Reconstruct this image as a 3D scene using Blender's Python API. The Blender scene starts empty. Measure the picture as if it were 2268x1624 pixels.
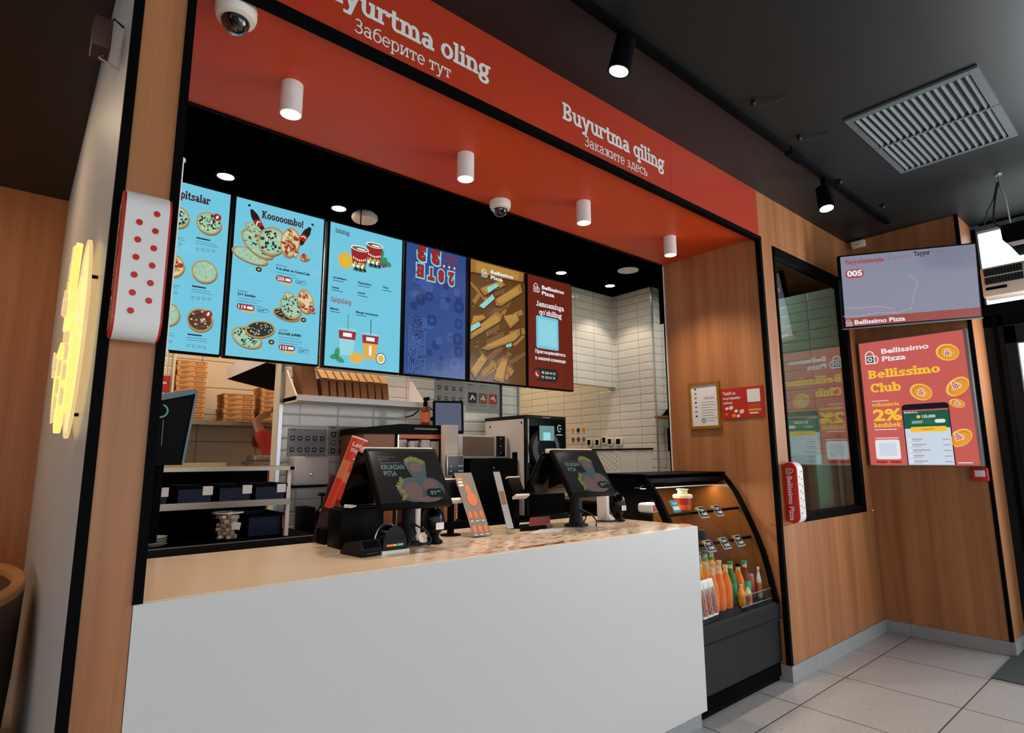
import bpy, bmesh, math, random
from mathutils import Vector, Matrix
random.seed(7)
SC = bpy.context.scene
COL = SC.collection
# ------------------------------------------------------------------ camera
YAW, PITCH, ROLL, FOC = 0.69935654, 0.15757918, -0.00549416, 1280.02
CAM = Vector((-4.13026821, -1.99202802, 1.5))
_f = Vector((math.sin(YAW)*math.cos(PITCH), math.cos(YAW)*math.cos(PITCH), math.sin(PITCH)))
_r0 = Vector((math.cos(YAW), -math.sin(YAW), 0.0)); _u0 = _r0.cross(_f)
_r = math.cos(ROLL)*_r0 + math.sin(ROLL)*_u0
_u = -math.sin(ROLL)*_r0 + math.cos(ROLL)*_u0
cd = bpy.data.cameras.new('camera'); cam = bpy.data.objects.new('camera', cd); COL.objects.link(cam)
cd.sensor_fit = 'HORIZONTAL'; cd.sensor_width = 36.0; cd.lens = FOC*36.0/2268.0
cd.clip_start = 0.02; cd.clip_end = 200
cam.matrix_world = Matrix(((_r.x, _u.x, -_f.x, CAM.x), (_r.y, _u.y, -_f.y, CAM.y), (_r.z, _u.z, -_f.z, CAM.z), (0, 0, 0, 1)))
SC.camera = cam
SC.view_settings.view_transform = 'Standard'; SC.view_settings.look = 'None'
SC.view_settings.exposure = 0.0; SC.view_settings.gamma = 1.0
SC.cycles.use_denoising = True
SC.cycles.max_bounces = 7; SC.cycles.diffuse_bounces = 3; SC.cycles.glossy_bounces = 4
SC.cycles.transparent_max_bounces = 12; SC.cycles.caustics_reflective = False; SC.cycles.caustics_refractive = False
SC.cycles.sample_clamp_indirect = 4.0

# ------------------------------------------------------------------ daylight and room light
wd = bpy.data.worlds.new('sky'); SC.world = wd; wd.use_nodes = True
bg = wd.node_tree.nodes['Background']; bg.inputs[0].default_value = (0.86, 0.94, 1.0, 1); bg.inputs[1].default_value = 2.1

def lamp(name, kind, loc, target, energy, color, size=None, size_y=None, angle=None, blend=0.6, spread=None, label='', cat='light'):
    l = bpy.data.lights.new(name, kind); o = bpy.data.objects.new(name, l); COL.objects.link(o)
    o.location = loc; l.energy = energy; l.color = color
    d = (Vector(target)-Vector(loc)); o.rotation_euler = d.to_track_quat('-Z', 'Y').to_euler()
    if kind == 'AREA':
        l.shape = 'RECTANGLE'; l.size = size; l.size_y = size_y or size
        if spread: l.spread = spread
    if kind == 'SPOT':
        l.spot_size = angle; l.spot_blend = blend; l.shadow_soft_size = size or 0.04
    return o
DAY = (0.92, 0.955, 1.0); WARM = (1.0, 0.78, 0.55); NEUT = (1.0, 0.88, 0.74)
# shop-front glazing right of the camera (entrance wall) and behind the camera
lamp('entrance_daylight', 'AREA', (2.12, -3.3, 1.75), (-2, -3.3, 1.75), 75, DAY, 3.4, 3.0)
lamp('shopfront_daylight', 'AREA', (-3.4, -5.4, 1.7), (-3.4, 0, .1), 9, DAY, 9.5, 2.6)
# warm ceiling panel over the dining area at left
lamp('dining_light', 'AREA', (-5.3, 1.9, 3.45), (-5.1, 2.4, 0), 26, (1.0, 0.72, 0.45), 1.6, 1.0)
# added fill lamp aimed upward to brighten the ceiling by the entrance
lamp('ceiling_fill', 'AREA', (2.1, -2.2, 2.1), (1.3, -1.5, 3.53), 70, DAY, 1.4, .8)
# added fill lamp at far left that brightens the kiosk's side panel
lamp('side_panel_fill', 'AREA', (-8.6, -1.5, 2.3), (-4, 1.0, 2.6), 48, DAY, 4.0, 2.4)
# pizza kitchen ceiling panels (behind the dividing wall)
lamp('oven_room_light', 'AREA', (-2.4, 3.7, 3.35), (-2.5, 4.3, 0), 34, (1.0, 0.82, 0.6), 1.6, 1.0)
lamp('pass_through_light', 'AREA', (0.55, 4.0, 3.3), (0.55, 4.0, 0), 17, (1.0, 0.78, 0.45), 1.2, 1.0)
# work light over the preparation line behind the menu screens
lamp('preparation_light', 'AREA', (-1.0, 1.95, 3.45), (-1.0, 2.1, 0), 9, NEUT, 3.5, 0.4)
lamp('window_room_light', 'AREA', (1.1, 1.2, 3.45), (1.4, 1.0, 1.5), 12, (0.95, 1, 0.97), 0.6, 0.6)

# ------------------------------------------------------------------ pixel rays (measuring the photograph against known planes)
def ray(px, py):
    return _r*((px-1134.0)/FOC) - _u*((py-812.0)/FOC) + _f
def at(ax, val, px, py):
    d = ray(px, py); t = (val-CAM[ax])/d[ax]
    return CAM + d*t

# ------------------------------------------------------------------ materials
def lin(c):
    return tuple((v/255/12.92 if v/255 <= 0.04045 else ((v/255+0.055)/1.055)**2.4) for v in c)
MATS = {}
def new_mat(name):
    m = bpy.data.materials.new(name); m.use_nodes = True; MATS[name] = m
    return m, m.node_tree.nodes, m.node_tree.links, m.node_tree.nodes['Principled BSDF']
def M(name, rgb, rough=0.5, metal=0.0, spec=0.5, emit=0.0, bump=0.0, bscale=60, vary=0.0, coat=0.0, alpha=1.0, trans=0.0):
    m, n, l, b = new_mat(name)
    c = lin(rgb)
    b.inputs['Base Color'].default_value = (*c, 1); b.inputs['Roughness'].default_value = rough
    b.inputs['Metallic'].default_value = metal; b.inputs['Specular IOR Level'].default_value = spec
    b.inputs['Coat Weight'].default_value = coat; b.inputs['Alpha'].default_value = alpha
    b.inputs['Transmission Weight'].default_value = trans
    if emit:
        b.inputs['Emission Color'].default_value = (*c, 1); b.inputs['Emission Strength'].default_value = emit
    if vary or bump:
        tc = n.new('ShaderNodeTexCoord'); ns = n.new('ShaderNodeTexNoise'); ns.inputs['Scale'].default_value = bscale; ns.inputs['Detail'].default_value = 3
        l.new(tc.outputs['Object'], ns.inputs['Vector'])
        if vary:
            hv = n.new('ShaderNodeMix'); hv.data_type = 'RGBA'
            hv.inputs[6].default_value = (*[x*(1-vary) for x in c], 1); hv.inputs[7].default_value = (*[min(1, x*(1+vary)) for x in c], 1)
            l.new(ns.outputs['Fac'], hv.inputs[0]); l.new(hv.outputs[2], b.inputs['Base Color'])
        if bump:
            bp = n.new('ShaderNodeBump'); bp.inputs['Strength'].default_value = bump; bp.inputs['Distance'].default_value = 0.01
            l.new(ns.outputs['Fac'], bp.inputs['Height']); l.new(bp.outputs['Normal'], b.inputs['Normal'])
    return m
def EM(name, rgb, s=1.0, rough=0.3):
    """a patch of a lit screen, lightbox or lamp"""
    m, n, l, b = new_mat(name)
    b.inputs['Base Color'].default_value = (0.01, 0.01, 0.01, 1); b.inputs['Roughness'].default_value = rough
    b.inputs['Specular IOR Level'].default_value = 0.35
    b.inputs['Emission Color'].default_value = (*lin(rgb), 1); b.inputs['Emission Strength'].default_value = s
    return m
def math_node(n, op, a=None, b=None):
    k = n.new('ShaderNodeMath'); k.operation = op
    if a is not None: k.inputs[0].default_value = a
    if b is not None: k.inputs[1].default_value = b
    return k
def grid_mat(name, tile, grout, ax, pitch, off, gw, rough=0.3, bump=0.4, vary=0.05, flecks=0, spec=0.5):
    """tiles on a stacked grid along two object axes"""
    m, n, l, b = new_mat(name)
    tc = n.new('ShaderNodeTexCoord'); sp = n.new('ShaderNodeSeparateXYZ'); l.new(tc.outputs['Object'], sp.inputs[0])
    edges = []; cells = []
    for a, p, o in zip(ax, pitch, off):
        s = math_node(n, 'SUBTRACT', b=o); l.new(sp.outputs[a], s.inputs[0])
        d = math_node(n, 'DIVIDE', b=p); l.new(s.outputs[0], d.inputs[0])
        fr = math_node(n, 'FRACT'); l.new(d.outputs[0], fr.inputs[0])
        fl = math_node(n, 'FLOOR'); l.new(d.outputs[0], fl.inputs[0]); cells.append(fl)
        pp = math_node(n, 'PINGPONG', b=0.5); l.new(fr.outputs[0], pp.inputs[0])
        mu = math_node(n, 'MULTIPLY', b=p); l.new(pp.outputs[0], mu.inputs[0]); edges.append(mu)
    mn = math_node(n, 'MINIMUM'); l.new(edges[0].outputs[0], mn.inputs[0]); l.new(edges[1].outputs[0], mn.inputs[1])
    ms = n.new('ShaderNodeMapRange'); ms.inputs['From Min'].default_value = gw*0.5; ms.inputs['From Max'].default_value = gw*0.9
    l.new(mn.outputs[0], ms.inputs['Value'])
    cx = n.new('ShaderNodeCombineXYZ'); l.new(cells[0].outputs[0], cx.inputs[0]); l.new(cells[1].outputs[0], cx.inputs[1])
    wn = n.new('ShaderNodeTexWhiteNoise'); wn.noise_dimensions = '3D'; l.new(cx.outputs[0], wn.inputs['Vector'])
    c = lin(tile); tv = n.new('ShaderNodeMix'); tv.data_type = 'RGBA'
    tv.inputs[6].default_value = (*[x*(1-vary) for x in c], 1); tv.inputs[7].default_value = (*[min(1, x*(1+vary)) for x in c], 1)
    l.new(wn.outputs['Value'], tv.inputs[0]); last = tv.outputs[2]
    if flecks:
        for sc, col, th in ((38, (222, 220, 216), 0.075), (26, (96, 90, 84), 0.06), (80, (206, 202, 198), 0.11), (7, (150, 146, 140), 0.0)):
            if th == 0: continue
            vo = n.new('ShaderNodeTexVoronoi'); vo.inputs['Scale'].default_value = sc; l.new(tc.outputs['Object'], vo.inputs['Vector'])
            lt = math_node(n, 'LESS_THAN', b=th*2.2); l.new(vo.outputs['Distance'], lt.inputs[0])
            wv = n.new('ShaderNodeSeparateColor'); l.new(vo.outputs['Color'], wv.inputs[0])
            g = math_node(n, 'GREATER_THAN', b=0.62); l.new(wv.outputs[0], g.inputs[0])
            mm = math_node(n, 'MULTIPLY'); l.new(lt.outputs[0], mm.inputs[0]); l.new(g.outputs[0], mm.inputs[1])
            mx = n.new('ShaderNodeMix'); mx.data_type = 'RGBA'; l.new(mm.outputs[0], mx.inputs[0]); l.new(last, mx.inputs[6]); mx.inputs[7].default_value = (*[a*flecks+b*(1-flecks) for a, b in zip(lin(col), c)], 1)
            last = mx.outputs[2]
    fin = n.new('ShaderNodeMix'); fin.data_type = 'RGBA'; l.new(ms.outputs[0], fin.inputs[0])
    fin.inputs[6].default_value = (*lin(grout), 1); l.new(last, fin.inputs[7]); l.new(fin.outputs[2], b.inputs['Base Color'])
    b.inputs['Roughness'].default_value = rough; b.inputs['Specular IOR Level'].default_value = spec
    bv = n.new('ShaderNodeMapRange'); bv.inputs['From Min'].default_value = 0; bv.inputs['From Max'].default_value = gw*3
    l.new(mn.outputs[0], bv.inputs['Value']); bp = n.new('ShaderNodeBump'); bp.inputs['Strength'].default_value = bump; bp.inputs['Distance'].default_value = 0.006
    l.new(bv.outputs[0], bp.inputs['Height']); l.new(bp.outputs['Normal'], b.inputs['Normal'])
    return m
def wood_mat(name, c1, c2, rough=0.42, axis='z'):
    m, n, l, b = new_mat(name)
    tc = n.new('ShaderNodeTexCoord')
    def noise(sx, sy, sz, det):
        mp = n.new('ShaderNodeMapping'); mp.inputs['Scale'].default_value = (sx, sy, sz); l.new(tc.outputs['Object'], mp.inputs[0])
        ns = n.new('ShaderNodeTexNoise'); ns.inputs['Scale'].default_value = 1.0; ns.inputs['Detail'].default_value = det; ns.inputs['Roughness'].default_value = 0.6
        l.new(mp.outputs[0], ns.inputs['Vector']); return ns
    if axis == 'z': a = noise(9, 9, 0.35, 2); f = noise(70, 70, 1.6, 4)
    else: a = noise(2, 2, 9, 2); f = noise(6, 6, 90, 4)
    ad = math_node(n, 'MULTIPLY_ADD', b=0.4); l.new(f.outputs['Fac'], ad.inputs[0]); l.new(a.outputs['Fac'], ad.inputs[2])
    mr = n.new('ShaderNodeMapRange'); mr.inputs['From Min'].default_value = 0.45; mr.inputs['From Max'].default_value = 0.95; l.new(ad.outputs[0], mr.inputs['Value'])
    mx = n.new('ShaderNodeMix'); mx.data_type = 'RGBA'; mx.inputs[6].default_value = (*lin(c1), 1); mx.inputs[7].default_value = (*lin(c2), 1)
    l.new(mr.outputs[0], mx.inputs[0]); l.new(mx.outputs[2], b.inputs['Base Color'])
    b.inputs['Roughness'].default_value = rough; b.inputs['Specular IOR Level'].default_value = 0.4
    return m
def glass_mat(name, tint=(235, 245, 242), refl=1.0, ior=1.5):
    m = bpy.data.materials.new(name); m.use_nodes = True; MATS[name] = m
    n, l = m.node_tree.nodes, m.node_tree.links; n.clear()
    o = n.new('ShaderNodeOutputMaterial'); t = n.new('ShaderNodeBsdfTransparent'); g = n.new('ShaderNodeBsdfGlossy'); x = n.new('ShaderNodeMixShader'); fr = n.new('ShaderNodeLayerWeight')
    t.inputs[0].default_value = (*lin(tint), 1); g.inputs['Roughness'].default_value = 0.0; f0 = ((ior-1)/(ior+1))**2
    fr.inputs['Blend'].default_value = 0.5; pw = math_node(n, 'POWER', b=5.0); l.new(fr.outputs['Facing'], pw.inputs[0])
    ma = math_node(n, 'MULTIPLY_ADD', b=1-f0); ma.inputs[2].default_value = f0; l.new(pw.outputs[0], ma.inputs[0])
    k = math_node(n, 'MULTIPLY', b=refl); k.use_clamp = True; l.new(ma.outputs[0], k.inputs[0]); l.new(k.outputs[0], x.inputs[0])
    l.new(t.outputs[0], x.inputs[1]); l.new(g.outputs[0], x.inputs[2]); l.new(x.outputs[0], o.inputs[0])
    return m

wood_mat('oak_panel', (147, 91, 54), (183, 122, 77))
wood_mat('oak_dark_panel', (142, 82, 36), (174, 106, 52))
wood_mat('oak_rim', (170, 112, 62), (196, 138, 84), axis='x')
grid_mat('terrazzo_floor', (178, 175, 174), (76, 73, 71), (0, 1), (0.695, 0.652), (0.355, -0.2), 0.006, rough=0.35, bump=0.15, vary=0.03, flecks=0.75)
grid_mat('terrazzo_base', (150, 150, 150), (110, 110, 110), (0, 1), (0.695, 0.652), (0.355, -0.2), 0.002, rough=0.4, bump=0.05, vary=0.02, flecks=0.4)
grid_mat('subway_tile_x', (226, 217, 206), (172, 162, 150), (1, 2), (0.322, 0.0953), (0.03, 0.045), 0.0045, rough=0.16, bump=0.55, vary=0.03)
grid_mat('subway_tile_y', (226, 217, 206), (172, 162, 150), (0, 2), (0.322, 0.0953), (0.13, 0.045), 0.0045, rough=0.16, bump=0.55, vary=0.03)
grid_mat('large_tile_y', (226, 206, 178), (120, 92, 62), (0, 2), (0.62, 0.30), (-2.68, 0.20), 0.006, rough=0.35, bump=0.2, vary=0.02)
M('ceiling_grey', (22, 27, 27), 0.45, spec=0.42, vary=0.12, bscale=3, bump=0.06)
M('ceiling_black', (1, 1, 1), 1.0, spec=0.0)
M('black_metal', (4, 4, 5), 0.65, spec=0.05)
M('black_plastic', (4, 4, 5), 0.5, spec=0.07)
M('black_gloss', (3, 3, 4), 0.15, spec=0.2)
M('soft_black', (6, 6, 7), 0.8, spec=0.05)
M('charcoal', (22, 24, 29), 0.5, spec=0.15)
M('red_fascia', (176, 54, 30), 0.42, spec=0.35)
M('red_soffit', (214, 72, 25), 0.45, spec=0.3)
M('white_paint', (226, 222, 216), 0.45)
M('warm_white', (232, 222, 206), 0.5)
M('counter_white', (208, 203, 200), 0.32, spec=0.45)
M('worktop_cream', (224, 200, 172), 0.2, spec=0.5)
M('panel_grey', (212, 207, 204), 0.42, spec=0.35)
M('steel', (150, 138, 124), 0.34, metal=1.0)
M('steel_dark', (58, 52, 47), 0.38, metal=1.0)
M('silver_panel', (224, 212, 204), 0.42)
M('aluminium', (190, 192, 194), 0.3, metal=0.9)
M('kraft', (214, 158, 100), 0.75, vary=0.08, bscale=12)
M('kraft_dark', (140, 88, 48), 0.8, vary=0.08, bscale=12)
M('box_print', (150, 66, 34), 0.7)
M('red_print', (178, 34, 26), 0.5)
M('bright_red', (196, 30, 22), 0.35)
M('rack_maroon', (56, 16, 12), .6)
M('dark_red', (128, 22, 18), 0.4)
M('shirt_red', (196, 52, 44), 0.8, bump=0.3, bscale=30)
M('skin', (196, 140, 104), 0.5)
M('fixture_brown', (70, 44, 24), .6)
M('tub_brown', (58, 36, 20), .5)
M('warm_window', (132, 96, 72), .4)
M('trousers', (28, 28, 34), 0.8)
M('hair', (24, 18, 14), 0.6)
M('paper', (224, 222, 220), 0.7)
M('paper_grey', (150, 146, 146), 0.6)
M('ink', (22, 22, 24), 0.6)
M('ink_grey', (110, 108, 110), 0.6)
M('gold', (196, 138, 44), 0.3, metal=0.7)
M('orange_print', (232, 140, 40), 0.5)
M('teal_print', (40, 130, 140), 0.5)
M('blue_tub', (12, 20, 52), 0.5, spec=0.25)
M('lid_teal', (38, 150, 150), 0.4)
M('lid_green', (30, 150, 100), 0.4)
M('lid_blue', (40, 110, 160), 0.4)
M('juice', (246, 160, 40), 0.3, spec=0.15)
M('juice_deep', (232, 116, 30), 0.3, spec=0.15)
M('tea', (120, 48, 18), 0.3, spec=0.15)
M('soda_green', (44, 120, 60), 0.3, spec=0.15)
M('clear_neck', (222, 190, 150), 0.15, coat=0.5)
M('label_green', (30, 160, 118), 0.4)
M('label_orange', (222, 100, 40), 0.4)
M('can_red', (180, 40, 22), 0.3)
M('snack_white', (228, 220, 214), 0.35, bump=0.6, bscale=14)
M('snack_brown', (146, 60, 26), 0.4)
M('case_wood', (112, 68, 32), 0.2, spec=0.5)
M('case_steel', (15, 17, 21), 0.45, spec=0.2)
M('tube_red', (196, 56, 32), 0.4)
M('tube_tan', (206, 120, 78), 0.4)
M('mat_grey', (66, 70, 70), 0.95, bump=0.6, bscale=120)
M('cable_black', (12, 12, 12), 0.5)
M('tub_tan', (230, 210, 170), 0.6)
M('cream_box', (226, 206, 186), 0.6)
M('vent_grey', (92, 100, 100), 0.5, spec=0.3)
M('vent_dark', (8, 9, 9), 0.9)
M('rock', (196, 190, 180), 0.8)
M('leaf', (70, 96, 40), 0.7)
M('pavement', (190, 188, 184), 0.8)
M('smoke_dome', (8, 8, 9), 0.03, spec=0.8, coat=1.0)
M('orange_seat', (200, 84, 34), 0.6)
glass_mat('pane_glass', (214, 236, 228), 2.0, 1.6)
glass_mat('case_glass', (250, 252, 250), 0.14, 1.45)
glass_mat('clear_pane', (250, 251, 251), 0.8, 1.5)
glass_mat('acrylic', (240, 242, 244), 0.9, 1.45)
EM('lamp_disc', (255, 244, 226), 9.0)
EM('lamp_disc_soft', (255, 236, 210), 5.0)
EM('led_strip', (255, 240, 220), 3.0)
# ------------------------------------------------------------------ mesh builder
class MB:
    def __init__(s):
        s.v = []; s.f = []; s.m = []; s.s = []; s.names = []; s.T = Matrix()
    def mi(s, name):
        if name not in s.names: s.names.append(name)
        return s.names.index(name)
    def add(s, verts, faces, mat, smooth=False):
        b = len(s.v); k = s.mi(mat)
        s.v += [s.T @ Vector(p) for p in verts]
        for f in faces:
            s.f.append([b+i for i in f]); s.m.append(k); s.s.append(smooth)
        return s
    def box(s, x0, x1, y0, y1, z0, z1, mat):
        v = [(x, y, z) for z in (z0, z1) for y in (y0, y1) for x in (x0, x1)]
        return s.add(v, [(0, 2, 3, 1), (4, 5, 7, 6), (0, 1, 5, 4), (2, 6, 7, 3), (0, 4, 6, 2), (1, 3, 7, 5)], mat)
    def rbox(s, x0, x1, y0, y1, z0, z1, mat, r=0.01, seg=2):
        bm = bmesh.new(); bmesh.ops.create_cube(bm, size=1.0)
        for w in bm.verts:
            w.co = Vector((x0+(w.co.x+.5)*(x1-x0), y0+(w.co.y+.5)*(y1-y0), z0+(w.co.z+.5)*(z1-z0)))
        bmesh.ops.bevel(bm, geom=bm.edges[:], offset=r, segments=seg, affect='EDGES', profile=0.5)
        bm.verts.index_update()
        s.add([w.co.copy() for w in bm.verts], [[w.index for w in f.verts] for f in bm.faces], mat, seg > 1)
        bm.free(); return s
    def lathe(s, prof, c=(0, 0, 0), n=24, mat='', smooth=True, axis='z', caps=True):
        v = []; f = []; c = Vector(c)
        for (r, z) in prof:
            for i in range(n):
                a = 2*math.pi*i/n; p = (r*math.cos(a), r*math.sin(a), z)
                if axis == 'x': p = (p[2], p[0], p[1])
                elif axis == 'y': p = (p[1], p[2], p[0])
                v.append(c+Vector(p))
        for k in range(len(prof)-1):
            for i in range(n):
                j = (i+1) % n; f.append((k*n+i, k*n+j, (k+1)*n+j, (k+1)*n+i))
        s.add(v, f, mat, smooth)
        if caps:
            if prof[0][0] > 1e-5: s.add(v[:n], [list(range(n))[::-1]], mat)
            if prof[-1][0] > 1e-5: s.add(v[-n:], [list(range(n))], mat)
        return s
    def cyl(s, p0, p1, r0, mat, r1=None, n=20, smooth=True):
        p0, p1 = Vector(p0), Vector(p1); r1 = r0 if r1 is None else r1
        d = (p1-p0).normalized(); a = Vector((0, 0, 1)) if abs(d.z) < 0.9 else Vector((1, 0, 0))
        u = d.cross(a).normalized(); w = d.cross(u)
        ring = lambda p, r: [p+u*r*math.cos(2*math.pi*i/n)+w*r*math.sin(2*math.pi*i/n) for i in range(n)]
        a0, a1 = ring(p0, r0), ring(p1, r1)
        s.add(a0+a1, [(i, (i+1) % n, n+(i+1) % n, n+i) for i in range(n)], mat, smooth)
        s.add(a0, [list(range(n))], mat); s.add(a1, [list(range(n))[::-1]], mat); return s
    def tube(s, pts, r, mat, n=8):
        pts = [Vector(p) for p in pts]; v = []; f = []; prev = None
        for k, p in enumerate(pts):
            d = (pts[min(k+1, len(pts)-1)]-pts[max(k-1, 0)]).normalized()
            if prev is None:
                a = Vector((0, 0, 1)) if abs(d.z) < 0.9 else Vector((1, 0, 0)); u = d.cross(a).normalized()
            else: u = (prev-d*prev.dot(d)).normalized()
            prev = u; w = d.cross(u)
            v += [p+u*r*math.cos(2*math.pi*i/n)+w*r*math.sin(2*math.pi*i/n) for i in range(n)]
        for k in range(len(pts)-1):
            for i in range(n):
                j = (i+1) % n; f.append((k*n+i, k*n+j, (k+1)*n+j, (k+1)*n+i))
        f.append(list(range(n))[::-1]); f.append([(len(pts)-1)*n+i for i in range(n)])
        return s.add(v, f, mat, True)
    def prism(s, pts, vec, mat, smooth=False):
        """a flat outline pushed along vec"""
        a = [Vector(p) for p in pts]; vec = Vector(vec); n = len(a)
        s.add(a+[p+vec for p in a], [(i, (i+1) % n, n+(i+1) % n, n+i) for i in range(n)], mat, smooth)
        s.add(a, [list(range(n))[::-1]], mat); s.add([p+vec for p in a], [list(range(n))], mat); return s
    def poly(s, pts, mat):
        return s.add([Vector(p) for p in pts], [list(range(len(pts)))], mat)
    def uvsphere(s, c, r, mat, n=20, m=12, z0=-1, z1=1, sc=(1, 1, 1)):
        prof = []
        for k in range(m+1):
            t = z0+(z1-z0)*k/m; a = math.asin(max(-1, min(1, t))); prof.append((math.cos(a), math.sin(a)))
        v = []; f = []; c = Vector(c)
        for (rr, zz) in prof:
            for i in range(n):
                a = 2*math.pi*i/n; v.append(c+Vector((rr*math.cos(a)*r*sc[0], rr*math.sin(a)*r*sc[1], zz*r*sc[2])))
        for k in range(m):
            for i in range(n):
                j = (i+1) % n; f.append((k*n+i, k*n+j, (k+1)*n+j, (k+1)*n+i))
        return s.add(v, f, mat, True)
    def build(s, name, parent=None, label=None, cat=None, group=None, kind=None, base=None):
        me = bpy.data.meshes.new(name)
        org = Vector((0, 0, 0))
        if parent is not None: org = world_loc(parent)
        elif base is not None: org = Vector(base)
        me.from_pydata([tuple(p-org) for p in s.v], [], s.f)
        for nm in s.names: me.materials.append(MATS[nm])
        me.polygons.foreach_set('material_index', s.m); me.polygons.foreach_set('use_smooth', s.s)
        me.update()
        if any(s.s):
            try: me.set_sharp_from_angle(angle=math.radians(40))
            except Exception: pass
        o = bpy.data.objects.new(name, me); COL.objects.link(o)
        if parent is not None: o.parent = parent
        elif base is not None: o.location = base
        tag(o, label, cat, group, kind); return o
def world_loc(o):
    v = Vector(o.location)
    while o.parent: o = o.parent; v = v+Vector(o.location)
    return v
def tag(o, label=None, cat=None, group=None, kind=None):
    if label: o['label'] = label
    if cat: o['category'] = cat
    if group: o['group'] = group
    if kind: o['kind'] = kind
    return o
def thing(name, label, cat, loc, group=None):
    o = bpy.data.objects.new(name, None); COL.objects.link(o); o.location = loc; o.empty_display_size = 0.05
    return tag(o, label, cat, group)
def dup(root, delta, label, group=None):
    r = root.copy(); COL.objects.link(r); r.location = Vector(root.location)+Vector(delta); r['label'] = label
    if group: r['group'] = group
    for ch in list(root.children):
        c = ch.copy(); COL.objects.link(c); c.parent = r
        for g in list(ch.children):
            d = g.copy(); COL.objects.link(d); d.parent = c
    return r
def struct(mb, name, label, cat='wall'):
    return mb.build(name, None, label, cat, None, 'structure')

# ------------------------------------------------------------------ flat pictures on a real plane
LV = 0.0005
class Fr:
    """a plane in the room: origin, right and up; n points at the viewer"""
    def __init__(s, o, u, v):
        s.o = Vector(o); s.u = Vector(u).normalized(); s.v = Vector(v).normalized(); s.n = s.u.cross(s.v)
    def P(s, u, v, w=0.0): return s.o+s.u*u+s.v*v+s.n*w
    def uv(s, px, py):
        d = ray(px, py); t = (s.o-CAM).dot(s.n)/d.dot(s.n); p = CAM+d*t-s.o
        return p.dot(s.u), p.dot(s.v)
def FY(y): return Fr((0, y, 0), (1, 0, 0), (0, 0, 1))
def FX(x): return Fr((x, 0, 0), (0, -1, 0), (0, 0, 1))
def g_poly(mb, fr, pts, mat, lv=1): mb.poly([fr.P(a, b, lv*LV) for a, b in pts], mat)
def g_px(mb, fr, pxs, mat, lv=1): g_poly(mb, fr, [fr.uv(*p) for p in pxs][::-1], mat, lv)
def g_rect(mb, fr, u0, u1, v0, v1, mat, lv=1): g_poly(mb, fr, [(u0, v0), (u1, v0), (u1, v1), (u0, v1)], mat, lv)
def g_rr(mb, fr, u0, u1, v0, v1, r, mat, lv=1):
    r = min(r, (u1-u0)/2*.999, (v1-v0)/2*.999); pts = []
    for cx, cy, a0 in ((u1-r, v1-r, 0), (u0+r, v1-r, 90), (u0+r, v0+r, 180), (u1-r, v0+r, 270)):
        for k in range(6):
            a = math.radians(a0+18*k); pts.append((cx+r*math.cos(a), cy+r*math.sin(a)))
    g_poly(mb, fr, pts, mat, lv)
def g_ell(mb, fr, u, v, rx, ry, mat, lv=1, rot=0, n=26, a0=0, a1=360):
    c, s = math.cos(math.radians(rot)), math.sin(math.radians(rot)); pts = []
    full = abs(a1-a0) >= 360
    for k in range(n if full else n+1):
        a = math.radians(a0+(a1-a0)*k/n); x, y = rx*math.cos(a), ry*math.sin(a); pts.append((u+x*c-y*s, v+x*s+y*c))
    if not full: pts.append((u, v))
    g_poly(mb, fr, pts, mat, lv)
def g_line(mb, fr, pts, w, mat, lv=1):
    for (a, b), (c, d) in zip(pts[:-1], pts[1:]):
        L = math.hypot(c-a, d-b) or 1; nx, ny = -(d-b)/L*w/2, (c-a)/L*w/2
        g_poly(mb, fr, [(a-nx, b-ny), (c-nx, d-ny), (c+nx, d+ny), (a+nx, b+ny)], mat, lv)
def g_ring(mb, fr, u, v, r, w, mat, lv=1, a0=0, a1=360, n=24, ry=None):
    ry = ry or r
    for k in range(n):
        a, b = math.radians(a0+(a1-a0)*k/n), math.radians(a0+(a1-a0)*(k+1)/n)
        g_poly(mb, fr, [(u+(r-w)*math.cos(a), v+(ry-w)*math.sin(a)), (u+r*math.cos(a), v+ry*math.sin(a)), (u+r*math.cos(b), v+ry*math.sin(b)), (u+(r-w)*math.cos(b), v+(ry-w)*math.sin(b))], mat, lv)
_TC = {}
def _glyphs(s, bold):
    if (s, bold) in _TC: return _TC[(s, bold)]
    c = bpy.data.curves.new('txt', 'FONT'); c.body = s; c.offset = bold; c.resolution_u = 3; c.fill_mode = 'FRONT'
    o = bpy.data.objects.new('txt', c); COL.objects.link(o); bpy.context.view_layer.update()
    ev = o.evaluated_get(bpy.context.evaluated_depsgraph_get()); me = ev.to_mesh()
    r = ([(v.co.x, v.co.y) for v in me.vertices], [list(p.vertices) for p in me.polygons]); ev.to_mesh_clear()
    bpy.data.objects.remove(o); bpy.data.curves.remove(c); _TC[(s, bold)] = r
    return r
def g_text(mb, fr, s, u, v, h, mat, lv=2, bold=0.0, width=None, align='l', rot=0, mirror=False):
    vs, fs = _glyphs(s, bold)
    if not vs: return
    x0, x1 = min(p[0] for p in vs), max(p[0] for p in vs); k = h/0.727
    kx = width/(x1-x0) if width else k
    w = (x1-x0)*kx; off = 0 if align == 'l' else (-w/2 if align == 'c' else -w)
    c, sn = math.cos(math.radians(rot)), math.sin(math.radians(rot)); out = []
    for (x, y) in vs:
        a, b = (x-x0)*kx+off, y*k; out.append(fr.P(u+a*c-b*sn, v+a*sn+b*c, lv*LV))
    mb.add(out, fs, mat)
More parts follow.
